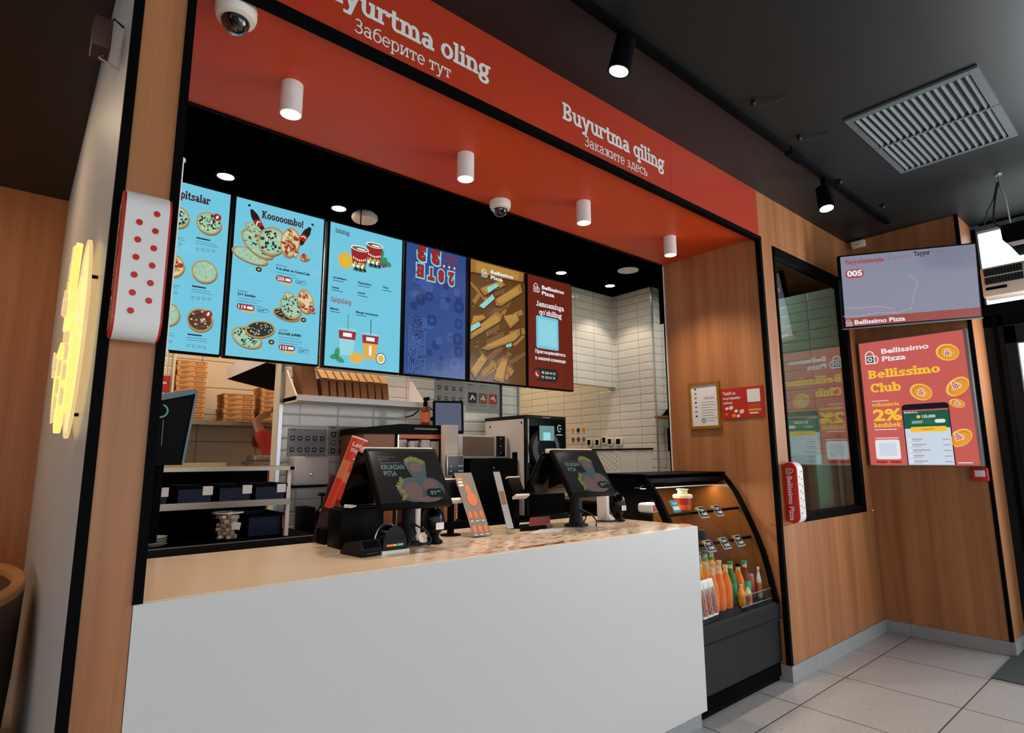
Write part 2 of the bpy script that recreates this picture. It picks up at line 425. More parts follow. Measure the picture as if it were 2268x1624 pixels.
# slab-serif letters drawn from strokes: I stem, H bar, D diagonal, A arc, O dot
SL = {
'n': (.78, 'I .17 0 .72 b l;A .385 .42 .315 .32 0 150;I .6 0 .44 b -'), 'm': (1.12, 'I .17 0 .72 b l;A .36 .44 .28 .3 0 150;I .55 0 .44 b -;A .74 .44 .28 .3 0 150;I .93 0 .44 b -'),
'u': (.8, 'I .17 .28 .72 - l;A .385 .3 .315 .32 180 360;I .6 0 .72 r l'), 'o': (.76, 'A .38 .36 .36 .38 0 360'), 'b': (.8, 'I .17 0 1.03 - l;A .42 .36 .34 .38 0 360'),
'd': (.8, 'A .36 .36 .34 .38 0 360;I .6 0 1.03 r l'), 'p': (.8, 'I .17 -.3 .72 b l;A .42 .36 .34 .38 0 360'), 'q': (.8, 'A .36 .36 .34 .38 0 360;I .6 -.3 .72 b r'),
'a': (.76, 'A .32 .22 .29 .24 0 360;I .54 0 .48 r -;A .33 .46 .31 .28 0 155'), 'e': (.76, 'A .38 .36 .36 .38 0 318;H .1 .7 .37'), 'c': (.72, 'A .38 .36 .36 .38 45 315;I .6 .46 .7 - -'),
's': (.66, 'A .33 .52 .27 .22 30 270;A .33 .21 .29 .23 -150 90;I .54 .5 .72 - -;I .1 .0 .2 - -'), 'g': (.76, 'A .34 .43 .32 .31 0 360;H .5 .78 .66;A .34 -.06 .34 .25 0 360;I .16 .06 .18 - -'),
'y': (.78, 'D .14 .72 .4 .02;D .64 .72 .28 -.3;H -.02 .3 .66;H .5 .8 .66;H .02 .34 -.25'), 'r': (.62, 'I .17 0 .72 b l;A .42 .42 .3 .32 45 140;I .54 .48 .7 - -'),
't': (.56, 'I .24 .2 .93 - -;H .02 .5 .65;A .42 .2 .28 .22 180 320'), 'i': (.38, 'I .18 0 .72 b l;O .17 .93 .13'), 'l': (.38, 'I .18 0 1.03 b l'),
'k': (.78, 'I .17 0 1.03 b l;D .25 .3 .6 .7;D .34 .46 .6 .02;H .44 .76 .66;H .48 .8 .06'), 'h': (.8, 'I .17 0 1.03 b l;A .385 .42 .315 .32 0 150;I .6 0 .44 b -'),
'j': (.4, 'I .2 -.1 .72 - l;A .04 -.1 .26 .2 200 360;O .2 .93 .13'), 'z': (.66, 'H .05 .6 .66;H .05 .6 .06;D .16 .06 .48 .66;I .1 .5 .72 - -;I .55 0 .22 - -'), 'f': (.5, 'I .22 0 .8 b -;A .42 .78 .3 .26 60 180;H .04 .46 .65'),
'B': (.86, 'I .2 0 1 l l;A .42 .74 .34 .26 -90 90;A .42 .27 .38 .27 -90 90;H .1 .46 .93;H .1 .46 .5;H .1 .46 .07'), 'C': (.9, 'A .46 .5 .44 .52 42 318;I .76 .62 .98 - -'),
'K': (.94, 'I .2 0 1 b b;D .3 .42 .68 .98;D .4 .55 .72 .02;H .52 .86 .94;H .56 .92 .06'), 'T': (.86, 'I .43 0 1 b -;H .04 .82 .93;I .1 .68 1 - -;I .76 .68 1 - -'),
'J': (.62, 'I .42 .2 1 - b;A .24 .22 .28 .24 170 360'), 'S': (.74, 'A .37 .74 .3 .28 30 270;A .37 .27 .32 .29 -150 90;I .6 .68 .98 - -;I .12 .02 .28 - -'), 'I': (.42, 'I .2 0 1 b b'), 'M': (1.1, 'I .2 0 1 b l;I .9 0 1 b r;D .24 .98 .55 .2;D .86 .98 .55 .2'),
'!': (.34, 'I .17 .32 1 - -;O .17 .1 .12'), "'": (.25, 'I .12 .75 1 - -'),
'З': (.76, 'A .34 .74 .3 .28 -90 150;A .34 .28 .36 .3 -150 90;H .2 .4 .52'), 'з': (.66, 'A .3 .53 .26 .21 -90 150;A .3 .2 .3 .22 -150 90;H .18 .36 .38'), 'б': (.76, 'A .38 .34 .36 .36 0 360;A .46 .5 .44 .5 90 175;H .46 .68 .96'),
'и': (.86, 'I .17 0 .72 b b;I .68 0 .72 b b;D .24 .06 .6 .66'), 'й': (.86, 'I .17 0 .72 b b;I .68 0 .72 b b;D .24 .06 .6 .66;A .42 .95 .18 .12 180 360'), 'т': (.72, 'I .36 0 .72 b -;H .04 .68 .66;I .1 .48 .72 - -;I .62 .48 .72 - -'),
'к': (.78, 'I .17 0 .72 b b;D .28 .36 .58 .7;D .36 .42 .6 .02;H .44 .74 .66;H .48 .8 .06'), 'ж': (1.04, 'I .52 0 .72 b b;D .44 .36 .16 .7;D .44 .36 .14 .02;D .6 .36 .88 .7;D .6 .36 .9 .02;H 0 .26 .66;H .78 1.04 .66;H 0 .26 .06;H .78 1.04 .06'),
'д': (.84, 'D .2 .1 .36 .7;I .64 .06 .7 - -;H .26 .74 .66;H .02 .82 .08;I .09 -.16 .1 - -;I .75 -.16 .1 - -'), 'ь': (.72, 'I .17 0 .72 b b;A .38 .22 .3 .24 -90 90;H .14 .4 .4;H .14 .4 .05'), 'н': (.86, 'I .17 0 .72 b b;I .68 0 .72 b b;H .2 .66 .36'),
'П': (.96, 'I .2 0 1 b b;I .76 0 1 b b;H .2 .76 .93'), 'я': (.78, 'I .6 0 .72 b r;A .36 .48 .3 .24 90 270;H .36 .6 .66;H .36 .6 .3;D .2 .02 .46 .3'), 'ш': (1.16, 'I .17 0 .72 b b;I .57 0 .72 b b;I .97 0 .72 b b;H .17 .97 .07'), 'м': (.98, 'I .17 0 .72 b l;I .8 0 .72 b r;D .24 .7 .5 .1;D .74 .7 .5 .1'),
}
for a, b in zip('аеорсу', 'aeopcy'): SL[a] = SL[b]
def g_slab(mb, fr, s, u, v, h, mat, lv=2, w=.2, t=.14, width=None, align='l', rot=0):
    """slab lettering; h is the capital height"""
    adv = sum(SL[c][0] if c in SL else .34 for c in s); k = h; kx = (width/adv) if width else h
    off = 0 if align == 'l' else (-adv*kx/2 if align == 'c' else -adv*kx)
    cr, sr = math.cos(math.radians(rot)), math.sin(math.radians(rot)); x = 0; cnt = 0
    def put(pts, q):
        out = []
        for (a, b) in pts:
            a2, b2 = a*kx+off, b*k; out.append(fr.P(u+a2*cr-b2*sr, v+a2*sr+b2*cr, (lv+0.12*q)*LV))
        mb.add(out, [list(range(len(out)))], mat)
    for ch in s:
        if ch not in SL: x += .34; continue
        a, pr = SL[ch]; q = 0
        for p in pr.split(';'):
            p = p.split(); q += 1
            if p[0] == 'I':
                cx, y0, y1 = map(float, p[1:4]); cx += x
                put([(cx-w/2, y0), (cx+w/2, y0), (cx+w/2, y1), (cx-w/2, y1)], q)
                for code, yy0, yy1 in ((p[4], y0, y0+t), (p[5], y1-t, y1)):
                    if code != '-':
                        l_ = cx-w/2-(.09 if code in 'bl' else 0); r_ = cx+w/2+(.09 if code in 'br' else 0)
                        put([(l_, yy0), (r_, yy0), (r_, yy1), (l_, yy1)], q+.4)
            elif p[0] == 'H':
                x0, x1, y = map(float, p[1:4]); put([(x+x0, y-t/2), (x+x1, y-t/2), (x+x1, y+t/2), (x+x0, y+t/2)], q)
            elif p[0] == 'D':
                x0, y0, x1, y1 = map(float, p[1:5])
                if y0 > y1: x0, y0, x1, y1 = x1, y1, x0, y0
                put([(x+x0-w/2, y0), (x+x0+w/2, y0), (x+x1+w/2, y1), (x+x1-w/2, y1)], q)
            elif p[0] == 'O':
                cx, cy, r = map(float, p[1:4]); r = max(r*w/.2, .09)
                put([(x+cx+r*math.cos(i*math.pi/7), cy+r*math.sin(i*math.pi/7)) for i in range(14)], q)
            elif p[0] == 'A':
                cx, cy, rx, ry, a0, a1 = map(float, p[1:7]); n = max(6, int(abs(a1-a0)/18))
                for i in range(n):
                    A, B = math.radians(a0+(a1-a0)*i/n), math.radians(a0+(a1-a0)*(i+1)/n)
                    put([(x+cx+(rx-w)*math.cos(A), cy+(ry-t)*math.sin(A)), (x+cx+rx*math.cos(A), cy+ry*math.sin(A)), (x+cx+rx*math.cos(B), cy+ry*math.sin(B)), (x+cx+(rx-w)*math.cos(B), cy+(ry-t)*math.sin(B))], q)
        x += a
def emblem(mb, fr, u, v, h, mat, lv=2, inner=None, rot=0):
    """the shop's outline emblem: a square bag with a camera-like circle, a handle loop and a round ear"""
    c, s = math.cos(math.radians(rot)), math.sin(math.radians(rot))
    F2 = Fr(fr.P(u, v, 0), fr.u*c+fr.v*s, fr.v*c-fr.u*s); w = h*.075
    if inner: g_rect(mb, F2, .1*h, .56*h, .08*h, .55*h, inner, lv)
    g_line(mb, F2, [(0, 0), (.62*h, 0)], w, mat, lv+1); g_line(mb, F2, [(0, -w/2), (0.02*h, .62*h)], w, mat, lv+1.1); g_line(mb, F2, [(.62*h, -w/2), (.6*h, .6*h)], w, mat, lv+1.2); g_line(mb, F2, [(0, .58*h), (.62*h, .58*h)], w*.8, mat, lv+1.3)
    g_ring(mb, F2, .31*h, .62*h, .33*h, w, mat, lv+1.4, 0, 180, 14, .38*h)
    g_ring(mb, F2, .58*h, .27*h, .34*h, w, mat, lv+1.5, -90, 90, 14)
    g_ring(mb, F2, .31*h, .3*h, .17*h, w, mat, lv+1.6)
def text_bars(mb, fr, u, v, w, n, dv, mat, lv=2, th=.004, rag=.25):
    """printed lines too small to read"""
    for i in range(n):
        g_rect(mb, fr, u, u+w*(1-rag*random.random()), v-i*dv, v-i*dv+th, mat, lv)
# ================================================================== the room
CZ = 3.53           # ceiling height
m = MB(); m.box(-9, 2.2, -5.6, 5.3, -0.1, 0, 'terrazzo_floor'); struct(m, 'floor', 'pale speckled terrazzo tile floor of the shop and kitchen', 'floor')
m = MB(); m.box(-9, 2.3, -5.6, 0.0, CZ, CZ+.1, 'ceiling_grey'); m.box(-9, -3.97, 0.0, 3.7, CZ, CZ+.1, 'ceiling_grey'); struct(m, 'ceiling', 'dark grey painted ceiling over the customer area', 'ceiling')
m = MB(); m.box(-3.97, 1.77, 0.0, 5.3, CZ, CZ+.1, 'ceiling_black'); struct(m, 'ceiling_kitchen', 'flat black ceiling behind the counter', 'ceiling')
m = MB(); m.box(-9, -4.0, 3.56, 3.66, 0, CZ, 'oak_dark_panel'); struct(m, 'wall_back_left', 'brown wood panelled wall at far left behind the lit pizza sign')
m = MB(); m.box(-9, 2.3, -5.7, -5.6, 3.1, CZ, 'soft_black'); m.box(-9, 2.3, -5.7, -5.6, 0, .3, 'soft_black'); struct(m, 'wall_behind_camera', 'dark wall with shop windows opposite the counter')
m = MB(); m.box(-9.1, -9, -5.6, 3.66, 0, CZ, 'soft_black'); struct(m, 'wall_far_left', 'dark wall at the far left end of the shop')
# left pillar and its glossy side panel
m = MB(); m.box(-3.968, -3.85, 0.0, 3.56, 0, CZ, 'oak_panel'); struct(m, 'wall_pillar', 'wood faced pillar at the left end of the counter', 'pillar')
m = MB(); m.prism([(-3.992, 0.0, 0), (-3.968, 0.0, 0), (-4.008, 3.56, 0), (-4.034, 3.56, 0)], (0, 0, CZ), 'panel_grey'); struct(m, 'wall_side_panel', 'glossy pale grey panel on the left side of the kiosk')
m = MB(); m.box(-3.995, -3.968, -.006, .02, 0, CZ, 'black_metal'); struct(m, 'trim_1', 'black corner strip along the left edge of the pillar', 'trim')
m = MB(); m.box(-3.852, -3.826, -.006, .03, 1.1, 3.157, 'black_metal'); struct(m, 'trim_2', 'black corner strip between pillar and counter opening', 'trim')
# red bulkhead: fascia and soffit
m = MB(); m.box(-3.968, -1.12, -.003, .0, 3.157, CZ, 'red_fascia'); m.box(-1.118, 0.0, -.003, 0, 3.157, CZ, 'red_fascia'); m.box(-3.85, 0.0, 0, .03, 3.157, CZ, 'black_metal')
struct(m, 'wall_red_fascia', 'red board above the counter opening carrying white lettering')
m = MB(); m.box(-3.85, 0.0, .03, .88, 3.157, CZ-.01, 'red_soffit'); m.box(-3.85, 0.02, .866, .884, 3.15, CZ-.01, 'black_metal'); struct(m, 'ceiling_red_soffit', 'orange red soffit over the counter', 'ceiling')
m = MB(); m.box(-3.85, 0.026, -.008, .034, 3.128, 3.158, 'black_metal'); struct(m, 'trim_3', 'black strip under the red fascia board', 'trim')
m = MB(); m.box(-.004, .026, -.006, .03, .1, 3.157, 'black_metal'); struct(m, 'trim_4', 'black corner strip right of the display fridge', 'trim')
# facade right of the opening, with the kitchen window
m = MB()
m.box(0.0, .2, 0, .07, .1, 1.02, 'oak_panel'); m.box(0.2, 1.77, 0, .07, .1, 1.02, 'oak_panel')
m.box(0.0, .2, 0, .07, 1.023, CZ, 'oak_panel'); m.box(.2, 1.6, 0, .07, 3.13, 3.165, 'oak_panel'); m.box(.2, 1.6, 0, .07, 3.168, CZ, 'oak_panel')
m.box(1.6, 1.77, 0, .07, 1.023, CZ, 'oak_panel')
for q in ((.003, .2, 1.0, 1.05), (1.6, 1.765, 1.0, 1.05), (.2, 1.6, 3.14, 3.2)): m.box(q[0], q[1], .02, .066, q[2], q[3], 'soft_black')
struct(m, 'wall_front', 'wood panelled wall around the kitchen window')
m = MB(); m.box(0.002, .07, .07, .86, 0, 3.157, 'oak_panel'); m.box(.0, .075, .86, .872, 0, CZ, 'white_paint'); m.box(.0, .075, .872, .885, 0, CZ, 'black_metal')
struct(m, 'wall_return', 'wood panelled side wall beside the display fridge')
w = thing('window_1', 'black framed kitchen window right of the counter', 'window', (.9, .03, 1.02)); w['kind'] = 'structure'
m = MB(); a, b, z0, z1 = .205, 1.59, 1.024, 3.126
for q in ((a, b, z1-.075, z1), (a, b, z0, z0+.06), (a, a+.022, z0, z1), (b-.07, b, z0, z1)): m.box(q[0], q[1], -.01, .06, q[2], q[3], 'black_metal')
m.box(a+.02, b-.07, .03, .036, z1-.105, z1-.075, 'steel_dark')
m.build('window_frame', w)
m = MB(); m.box(a+.02, b-.065, .024, .03, z0+.055, z1-.07, 'pane_glass'); m.build('glass_pane', w)
# wall with the order screen and the promotion lightbox
m = MB(); m.box(1.77, 2.2, -.865, 0, .0, CZ, 'oak_panel'); struct(m, 'wall_right', 'wood panelled wall behind the order status screen')
m = MB(); m.box(1.764, 1.79, -.871, -.845, .1, CZ, 'black_metal'); struct(m, 'trim_5', 'black corner strip at the outer edge of the right wall', 'trim')
m = MB(); m.box(0.0, 1.77, -.014, 0, 0, .1, 'terrazzo_base'); m.box(-.014, 0.0, -.014, .4, 0, .1, 'terrazzo_base'); struct(m, 'baseboard_front', 'grey terrazzo skirting under the kitchen window', 'skirting')
m = MB(); m.box(1.756, 1.77, -.88, -.014, 0, .1, 'terrazzo_base'); m.box(1.77, 2.2, -.88, -.865, 0, .1, 'terrazzo_base'); struct(m, 'baseboard_right', 'grey terrazzo skirting under the promotion lightbox', 'skirting')
# entrance: glazed wall with dark door frame
e = thing('door_1', 'dark grey framed glass entrance door at the right edge', 'door', (2.24, -1.6, 0)); e['kind'] = 'structure'
m = MB()
m.box(2.2, 2.3, -1.0, -.865, 0, 2.74, 'charcoal'); m.box(2.19, 2.31, -.96, -.93, 0, 2.76, 'black_metal'); m.box(2.2, 2.3, -5.2, -.865, 2.60, 2.80, 'black_metal'); m.box(2.17, 2.2, -5.2, -.88, 2.70, 2.77, 'soft_black')
m.box(2.21, 2.29, -2.1, -2.0, 0, 2.62, 'charcoal'); m.box(2.21, 2.29, -2.0, -1.0, 0, .14, 'charcoal'); m.box(2.2, 2.3, -3.6, -3.5, 0, 2.6, 'charcoal')
m.build('door_frame', e)
m = MB(); m.box(2.185, 2.25, -1.075, -1.0, .02, 2.59, 'charcoal'); m.box(2.185, 2.25, -2.0, -1.0, 2.44, 2.59, 'charcoal'); m.box(2.185, 2.25, -2.0, -1.93, .02, 2.59, 'charcoal'); m.box(2.185, 2.25, -2.0, -1.0, .02, .2, 'charcoal'); m.rbox(2.16, 2.2, -1.42, -1.3, 2.63, 2.69, 'black_gloss', .01)
m.build('door_leaf', e)
m = MB(); m.box(2.215, 2.221, -1.93, -1.075, .2, 2.44, 'clear_pane'); m.build('glass_pane', e)
w = thing('window_2', 'bright glazed transom above the entrance door', 'window', (2.24, -2, 2.8)); w['kind'] = 'structure'
m = MB(); m.box(2.2, 2.28, -5.2, -.865, 3.47, CZ, 'vent_grey'); m.box(2.2, 2.28, -.9, -.865, 2.8, 3.5, 'black_metal'); m.box(2.195, 2.29, -5.2, -.93, 3.515, CZ, 'black_metal'); m.build('window_frame', w)
m = MB(); m.box(2.235, 2.241, -5.2, -.9, 2.8, 3.47, 'clear_pane'); m.build('glass_pane', w)
m = MB(); m.box(2.3, 14, -9, 4, -.12, -.02, 'pavement'); struct(m, 'ground_outside', 'pale paving outside the entrance', 'ground')
# ------------------------------------------------------------------ kitchen shell
m = MB()
m.box(-2.60, -.14, 2.66, 2.78, 0, CZ, 'subway_tile_y'); m.box(-.14, 1.47, 2.66, 2.78, 2.365, CZ, 'subway_tile_y'); m.box(-3.85, -2.60, 2.66, 2.78, 2.5, CZ, 'subway_tile_y')
struct(m, 'wall_kitchen_back', 'white subway tiled wall behind the counter with openings either side')
m = MB(); m.box(-2.612, -2.600, 2.65, 2.80, 0, 2.5, 'tub_tan'); m.box(-2.615, -2.588, 2.646, 2.66, 0, 2.5, 'aluminium'); struct(m, 'trim_6', 'cream jamb post between oven room and tiled wall', 'trim')
m = MB(); m.box(-.385, -.365, 2.645, 2.662, .95, 2.5, 'steel_dark'); m.box(-.142, -.125, 2.64, 2.78, .95, 2.37, 'aluminium'); struct(m, 'trim_7', 'thin metal edging on the tiled wall beside the pass-through', 'trim')
m = MB(); m.box(1.47, 1.61, 2.07, 5.1, 0, CZ, 'subway_tile_x'); struct(m, 'wall_kitchen_right', 'white subway tiled wall running into the pass-through')
m = MB(); m.box(1.472, 1.62, 2.066, 2.07, 0, CZ, 'subway_tile_y'); struct(m, 'wall_kitchen_column', 'narrow tiled end face of the right kitchen wall')
m = MB(); m.box(1.462, 1.478, 2.058, 2.074, 0, CZ, 'aluminium'); struct(m, 'trim_8', 'shiny metal corner edge on the tiled kitchen wall', 'trim')
m = MB(); m.box(1.62, 1.77, .07, 2.07, 0, 3.085, 'subway_tile_x'); m.box(1.62, 1.77, .07, 2.07, 3.085, CZ, 'ceiling_black'); struct(m, 'wall_kitchen_side', 'tiled kitchen wall seen through the window')
m = MB(); m.box(-3.97, 1.47, 5.1, 5.2, 0, CZ, 'large_tile_y'); struct(m, 'wall_oven_room', 'warm lit wall of large cream tiles behind the pizza boxes')
m = MB(); m.box(-3.05, -3.03, 4.55, 5.1, 0, CZ, 'tub_tan'); struct(m, 'trim_9', 'cream edge beside the tall stack of pizza boxes', 'trim')
m = MB(); m.box(-3.85, -3.05, 4.6, 4.68, 1.6, CZ, 'subway_tile_y'); struct(m, 'wall_oven_room_left', 'white tiled stub wall left of the pizza boxes')

# ================================================================== signs and fittings on the front
fr = FY(-.003)
for nm, lab, big, bx, small, sx in (
    ('sign_lettering', 'white pick-up lettering at the left end of the red fascia', 'Buyurtma oling', ((640, -60), (1085, 160)), 'Заберите тут', ((785, 68), (998, 172))),
    ('sign_lettering', 'white ordering lettering at the right half of the red fascia', 'Buyurtma qiling', ((1246, 258), (1470, 374)), 'Закажите здесь', ((1293, 329), (1434, 392)))):
    if 'oling' in big:
        u1 = -2.585; u0 = u1-.905*14.2/14.4; su0, su1 = -3.275, -2.808
    else:
        u0, u1 = -2.097, -1.19; su0, su1 = -1.93, -1.368
    t = thing('sign_lettering', lab, 'lettering', ((u0+u1)/2, -.003, 3.28))
    for s, a, b, zz, hh_, w_, t_ in ((big, u0, u1, 3.285, .098, .21, .15), (small, su0, su1, 3.192, .062, .13, .1)):
        adv = lambda x: sum(SL[c][0] if c in SL else .34 for c in x)
        k = (b-a)/adv(s); x = a
        for wd_ in s.split(' '):
            m = MB(); g_slab(m, fr, wd_, x, zz, hh_, 'white_paint', 3, w_, t_, width=adv(wd_)*k); m.build('word', t); x += (adv(wd_)+.34)*k

def blade_sign(x0, x1, z0, z1, depth, lab, dots_red, reach):
    """pill-shaped box sign: red lettered sides, white dotted rim"""
    t = thing('blade_sign', lab, 'sign', ((x0+x1)/2, 0, z0), 'pill shaped projecting signs')
    def outline(x, g=0.0):
        r = (depth-2*g)/2*.98; pts = []
        ya, yb = -depth+g, -g; za, zb = z0+g, z1-g
        for cy, cz, a0 in ((ya+r, zb-r, 90), (ya+r, za+r, 180), (yb-r, za+r, 270), (yb-r, zb-r, 0)):
            for k in range(9):
                a = math.radians(a0+90*k/8); pts.append((x, cy+r*math.cos(a), cz+r*math.sin(a)))
        return pts
    m = MB(); m.prism(outline(x0+.006), (x1-x0-.012, 0, 0), 'white_paint', True); m.build('rim', t)
    m = MB(); m.prism(outline(x0, .002), (.006, 0, 0), 'bright_red')
    f = Fr((x0, -depth/2, (z0+z1)/2), (0, -1, 0), (0, 0, 1)); L = z1-z0
    emblem(m, f, -.022, L*.5-.045, .05, 'white_paint', 2, 'charcoal', -90)
    g_text(m, f, 'Bellissimo Pizza', -.019, L*.5-.1, .037, 'white_paint', 3, .02, width=L*.72, rot=-90)
    m.build('lettered_face', t)
    m = MB(); m.prism(outline(x1-.006, .002), (.006, 0, 0), 'bright_red'); m.build('lettered_face', t)
    c = 'bright_red' if dots_red else 'soft_black'
    ff = FY(-depth)
    for i in range(6):
        for j, (q, dz) in enumerate(((.34, 0), (.68, .035))):
            m = MB(); g_ell(m, ff, x0+(x1-x0)*q, z0+L*(.17+.118*i)+dz, .0085*reach, .0092*reach, c, 2, 0, 14); m.build('dot', t)
    return t
blade_sign(-3.977, -3.858, 1.836, 2.274, .12, 'white pill sign with red dots on the left pillar', True, 1.0)
blade_sign(.085, .185, 1.035, 1.462, .105, 'red pill sign with white lettering beside the kitchen window', False, .6)

# printed banner hung edge-on inside the opening
t = thing('hanging_banner', 'thin red printed banner hanging edge-on inside the left pillar', 'banner', (-3.79, .3, 1.86))
m = MB(); m.box(-3.799, -3.791, .20, .285, 1.885, 2.22, 'red_print'); f = FX(-3.7995)
for k in range(8): g_ell(m, f, -.26+.015*(k % 3), 1.91+.04*k, .02, .018, ('white_paint', 'dark_red', 'soft_black')[k % 3], 1, 0, 8)
m.build('print', t)
m = MB(); m.cyl((-3.797, .195, 1.86), (-3.797, .195, 2.53), .006, 'white_paint'); m.uvsphere((-3.797, .195, 2.54), .011, 'warm_white', 10, 8); m.uvsphere((-3.797, .195, 1.855), .011, 'warm_white', 10, 8); m.build('hanging_rod', t)

# lit pizza sign on the side panel
EM('neon_yellow', (250, 222, 118), 1.25); EM('neon_edge', (250, 214, 150), .85)
t = thing('pizza_sign', 'glowing yellow round pizza sign on the left side of the kiosk', 'lit sign', (-4.03, .42, 1.95))
SCX, SCY, SCZ, SR = -4.026, .46, 1.915, .335
m = MB()
ring = lambda r, n=40, a0=0, a1=360: [(SCX, SCY+r*math.cos(math.radians(a0+(a1-a0)*k/n)), SCZ+r*1.02*math.sin(math.radians(a0+(a1-a0)*k/n))) for k in range(n+(0 if a1-a0 >= 360 else 1))]
m.prism(ring(SR), (.010, 0, 0), 'neon_edge'); m.build('backing_disc', t)
for k in range(6):
    a0, a1 = 60*k+4+3*math.sin(k*2), 60*k+56; m = MB(); dx = .009*(k % 3)
    o = [(SCX-.004-dx, SCY+.03*math.cos(math.radians(60*k+30)), SCZ+.03*math.sin(math.radians(60*k+30)))]+[(p[0]-.004-dx, p[1], p[2]) for p in ring(SR*.95, 10, a0, a1)]
    m.prism(o, (-.016, 0, 0), 'neon_yellow')
    for j in range(4):
        a = math.radians(60*k+12+13*j); r_ = SR*(.35+.16*(j % 4)); m.lathe([(.0, 0), (.03, .0), (.026, .008), (0, .008)], (SCX-.004-dx-.026, SCY+r_*math.cos(a), SCZ+r_*math.sin(a)), 14, 'neon_edge', True, 'x')
    m.build('glowing_slice', t)
for k in range(3):
    a = math.radians(20+120*k); y, z = SCY+SR*.8*math.cos(a), SCZ+SR*.8*math.sin(a)
    m = MB(); m.cyl((-3.992-.0118*y, y, z), (SCX+.009, y, z), .006, 'soft_black', n=10); m.build('standoff', t)

# small amber spotlight fixture high on the side panel
t = thing('wall_speaker', 'small brown box fixture high on the left side panel', 'fixture', (-4.02, .8, 3.2)); p = at(0, -4.056, 226, 88)
m = MB(); m.rbox(-4.085, -4.032, p.y-.05, p.y+.05, p.z-.055, p.z+.055, 'fixture_brown', .008); m.build('body', t)
m = MB(); m.tube([(-4.0, p.y, p.z+.075), (-4.03, p.y-.02, p.z+.08), (-4.05, p.y, p.z+.05)], .004, 'steel_dark'); m.build('bracket', t)
m = MB(); m.tube([(-4.05, p.y, p.z-.055), (-4.06, p.y-.02, p.z-.08), (-4.0, p.y, p.z-.09)], .004, 'aluminium'); m.build('bracket', t)

# round upholstered tub at bottom left
t = thing('planter_tub', 'round wood rimmed tub with an orange top at bottom left', 'tub seat', (-4.375, 1.72, 0))
TT = Matrix.Translation((-4.375, 1.72, 0)) @ Matrix.Diagonal((.66, 1.6, 1.15, 1))
m = MB(); m.T = TT; m.lathe([(.42, 0), (.47, .5), (.485, .80), (.47, .80)], (0, 0, 0), 56, 'tub_brown'); m.build('body', t)
m = MB(); m.T = TT; m.lathe([(.485, .80), (.487, .825), (.478, .832), (.42, .832), (.41, .825), (.405, .77)], (0, 0, 0), 56, 'oak_rim', caps=False); m.build('rim', t)
m = MB(); m.T = TT; m.lathe([(.0, .785), (.40, .785), (.408, .775)], (0, 0, 0), 56, 'orange_seat', caps=False); m.build('cushion', t)

# ------------------------------------------------------------------ lamps and ceiling fittings
def can_light(x, lab, first=None):
    t = thing('ceiling_spotlight', lab, 'spotlight', (x, .44, 3.157), 'white cylinder spotlights')
    m = MB(); m.lathe([(.047, 0), (.047, -.062), (.044, -.064), (.044, -.068), (.047, -.07), (.047, -.142), (.043, -.145), (.04, -.135)], (x, .44, 3.157), 28, 'white_paint', caps=False); m.lathe([(.0, -.001), (.047, -.001)], (x, .44, 3.157), 28, 'white_paint', caps=False); m.build('housing', t)
    m = MB(); m.lathe([(0, -.138), (.041, -.138)], (x, .44, 3.157), 28, 'lamp_disc', caps=False); m.build('lamp_face', t); return t
LABS = ['white cylinder spotlight nearest the left pillar on the red soffit', 'white cylinder spotlight second from the left pillar on the red soffit', 'white cylinder spotlight third from the left pillar, right of the small camera', 'white cylinder spotlight at the right end of the red soffit']
c0 = can_light(-3.36, LABS[0])
for i, x in enumerate((-2.41, -1.465, -.51)):
    dup(c0, (x+3.36, 0, 0), LABS[i+1])
for x in (-3.36, -2.41, -1.465, -.51): lamp('soffit_spot', 'SPOT', (x, .44, 3.0), (x, .44, 0), 52, (1.0, .84, .66), .04, angle=math.radians(116), blend=.8)

def dome_camera(c, s, lab):
    t = thing('dome_camera', lab, 'security camera', c, 'dome cameras on the red soffit'); x, y, z = c
    m = MB(); m.lathe([(.056*s, 0), (.06*s, -.004*s), (.06*s, -.03*s), (.055*s, -.046*s), (.042*s, -.052*s)], c, 32, 'warm_white'); m.build('housing', t)
    m = MB(); m.uvsphere((x, y, z-.05*s), .041*s, 'smoke_dome', 24, 12, -1, .1); m.build('dome', t)
    m = MB(); m.uvsphere((x-.008*s, y-.03*s, z-.07*s), .0125*s, 'charcoal', 12, 8); m.build('lens', t); return t
dome_camera((-3.68, .115, 3.157), 1.2, 'large white dome camera beside the left pillar')
dome_camera((-1.895, .775, 3.157), 1.15, 'small white dome camera at the back edge of the red soffit')

def downlight(x, y, lab):
    t = thing('recessed_downlight', lab, 'downlight', (x, y, CZ), 'recessed downlights in the black ceiling')
    m = MB(); m.lathe([(.075, 0), (.075, -.006), (.062, -.008), (.058, -.002)], (x, y, CZ), 28, 'soft_black', caps=False); m.build('bezel', t)
    m = MB(); m.lathe([(0, -.004), (.056, -.004)], (x, y, CZ), 28, 'lamp_disc', caps=False); m.build('lamp_face', t); return t
d0 = downlight(-3.19, 2.335, 'bright downlight above the leftmost menu screen')
for x, y, lab in ((-2.333, 2.335, 'bright downlight left of the white access point'), (.258, 2.37, 'downlight above the red menu screen'), (1.056, 2.35, 'downlight in the tiled corner right of the screens')):
    dup(d0, (x+3.19, y-2.335, 0), lab)
for x in (-3.19, -2.333, .258, 1.056): lamp('kitchen_spot', 'SPOT', (x, 2.3, 3.5), (x, 2.35, 0), 50 if x < 0 else 20, NEUT, .05, angle=math.radians(128 if x < 0 else 95), blend=.35)
t = thing('access_point', 'round white wireless access point on the black ceiling', 'access point', (-2.12, 2.3, CZ))
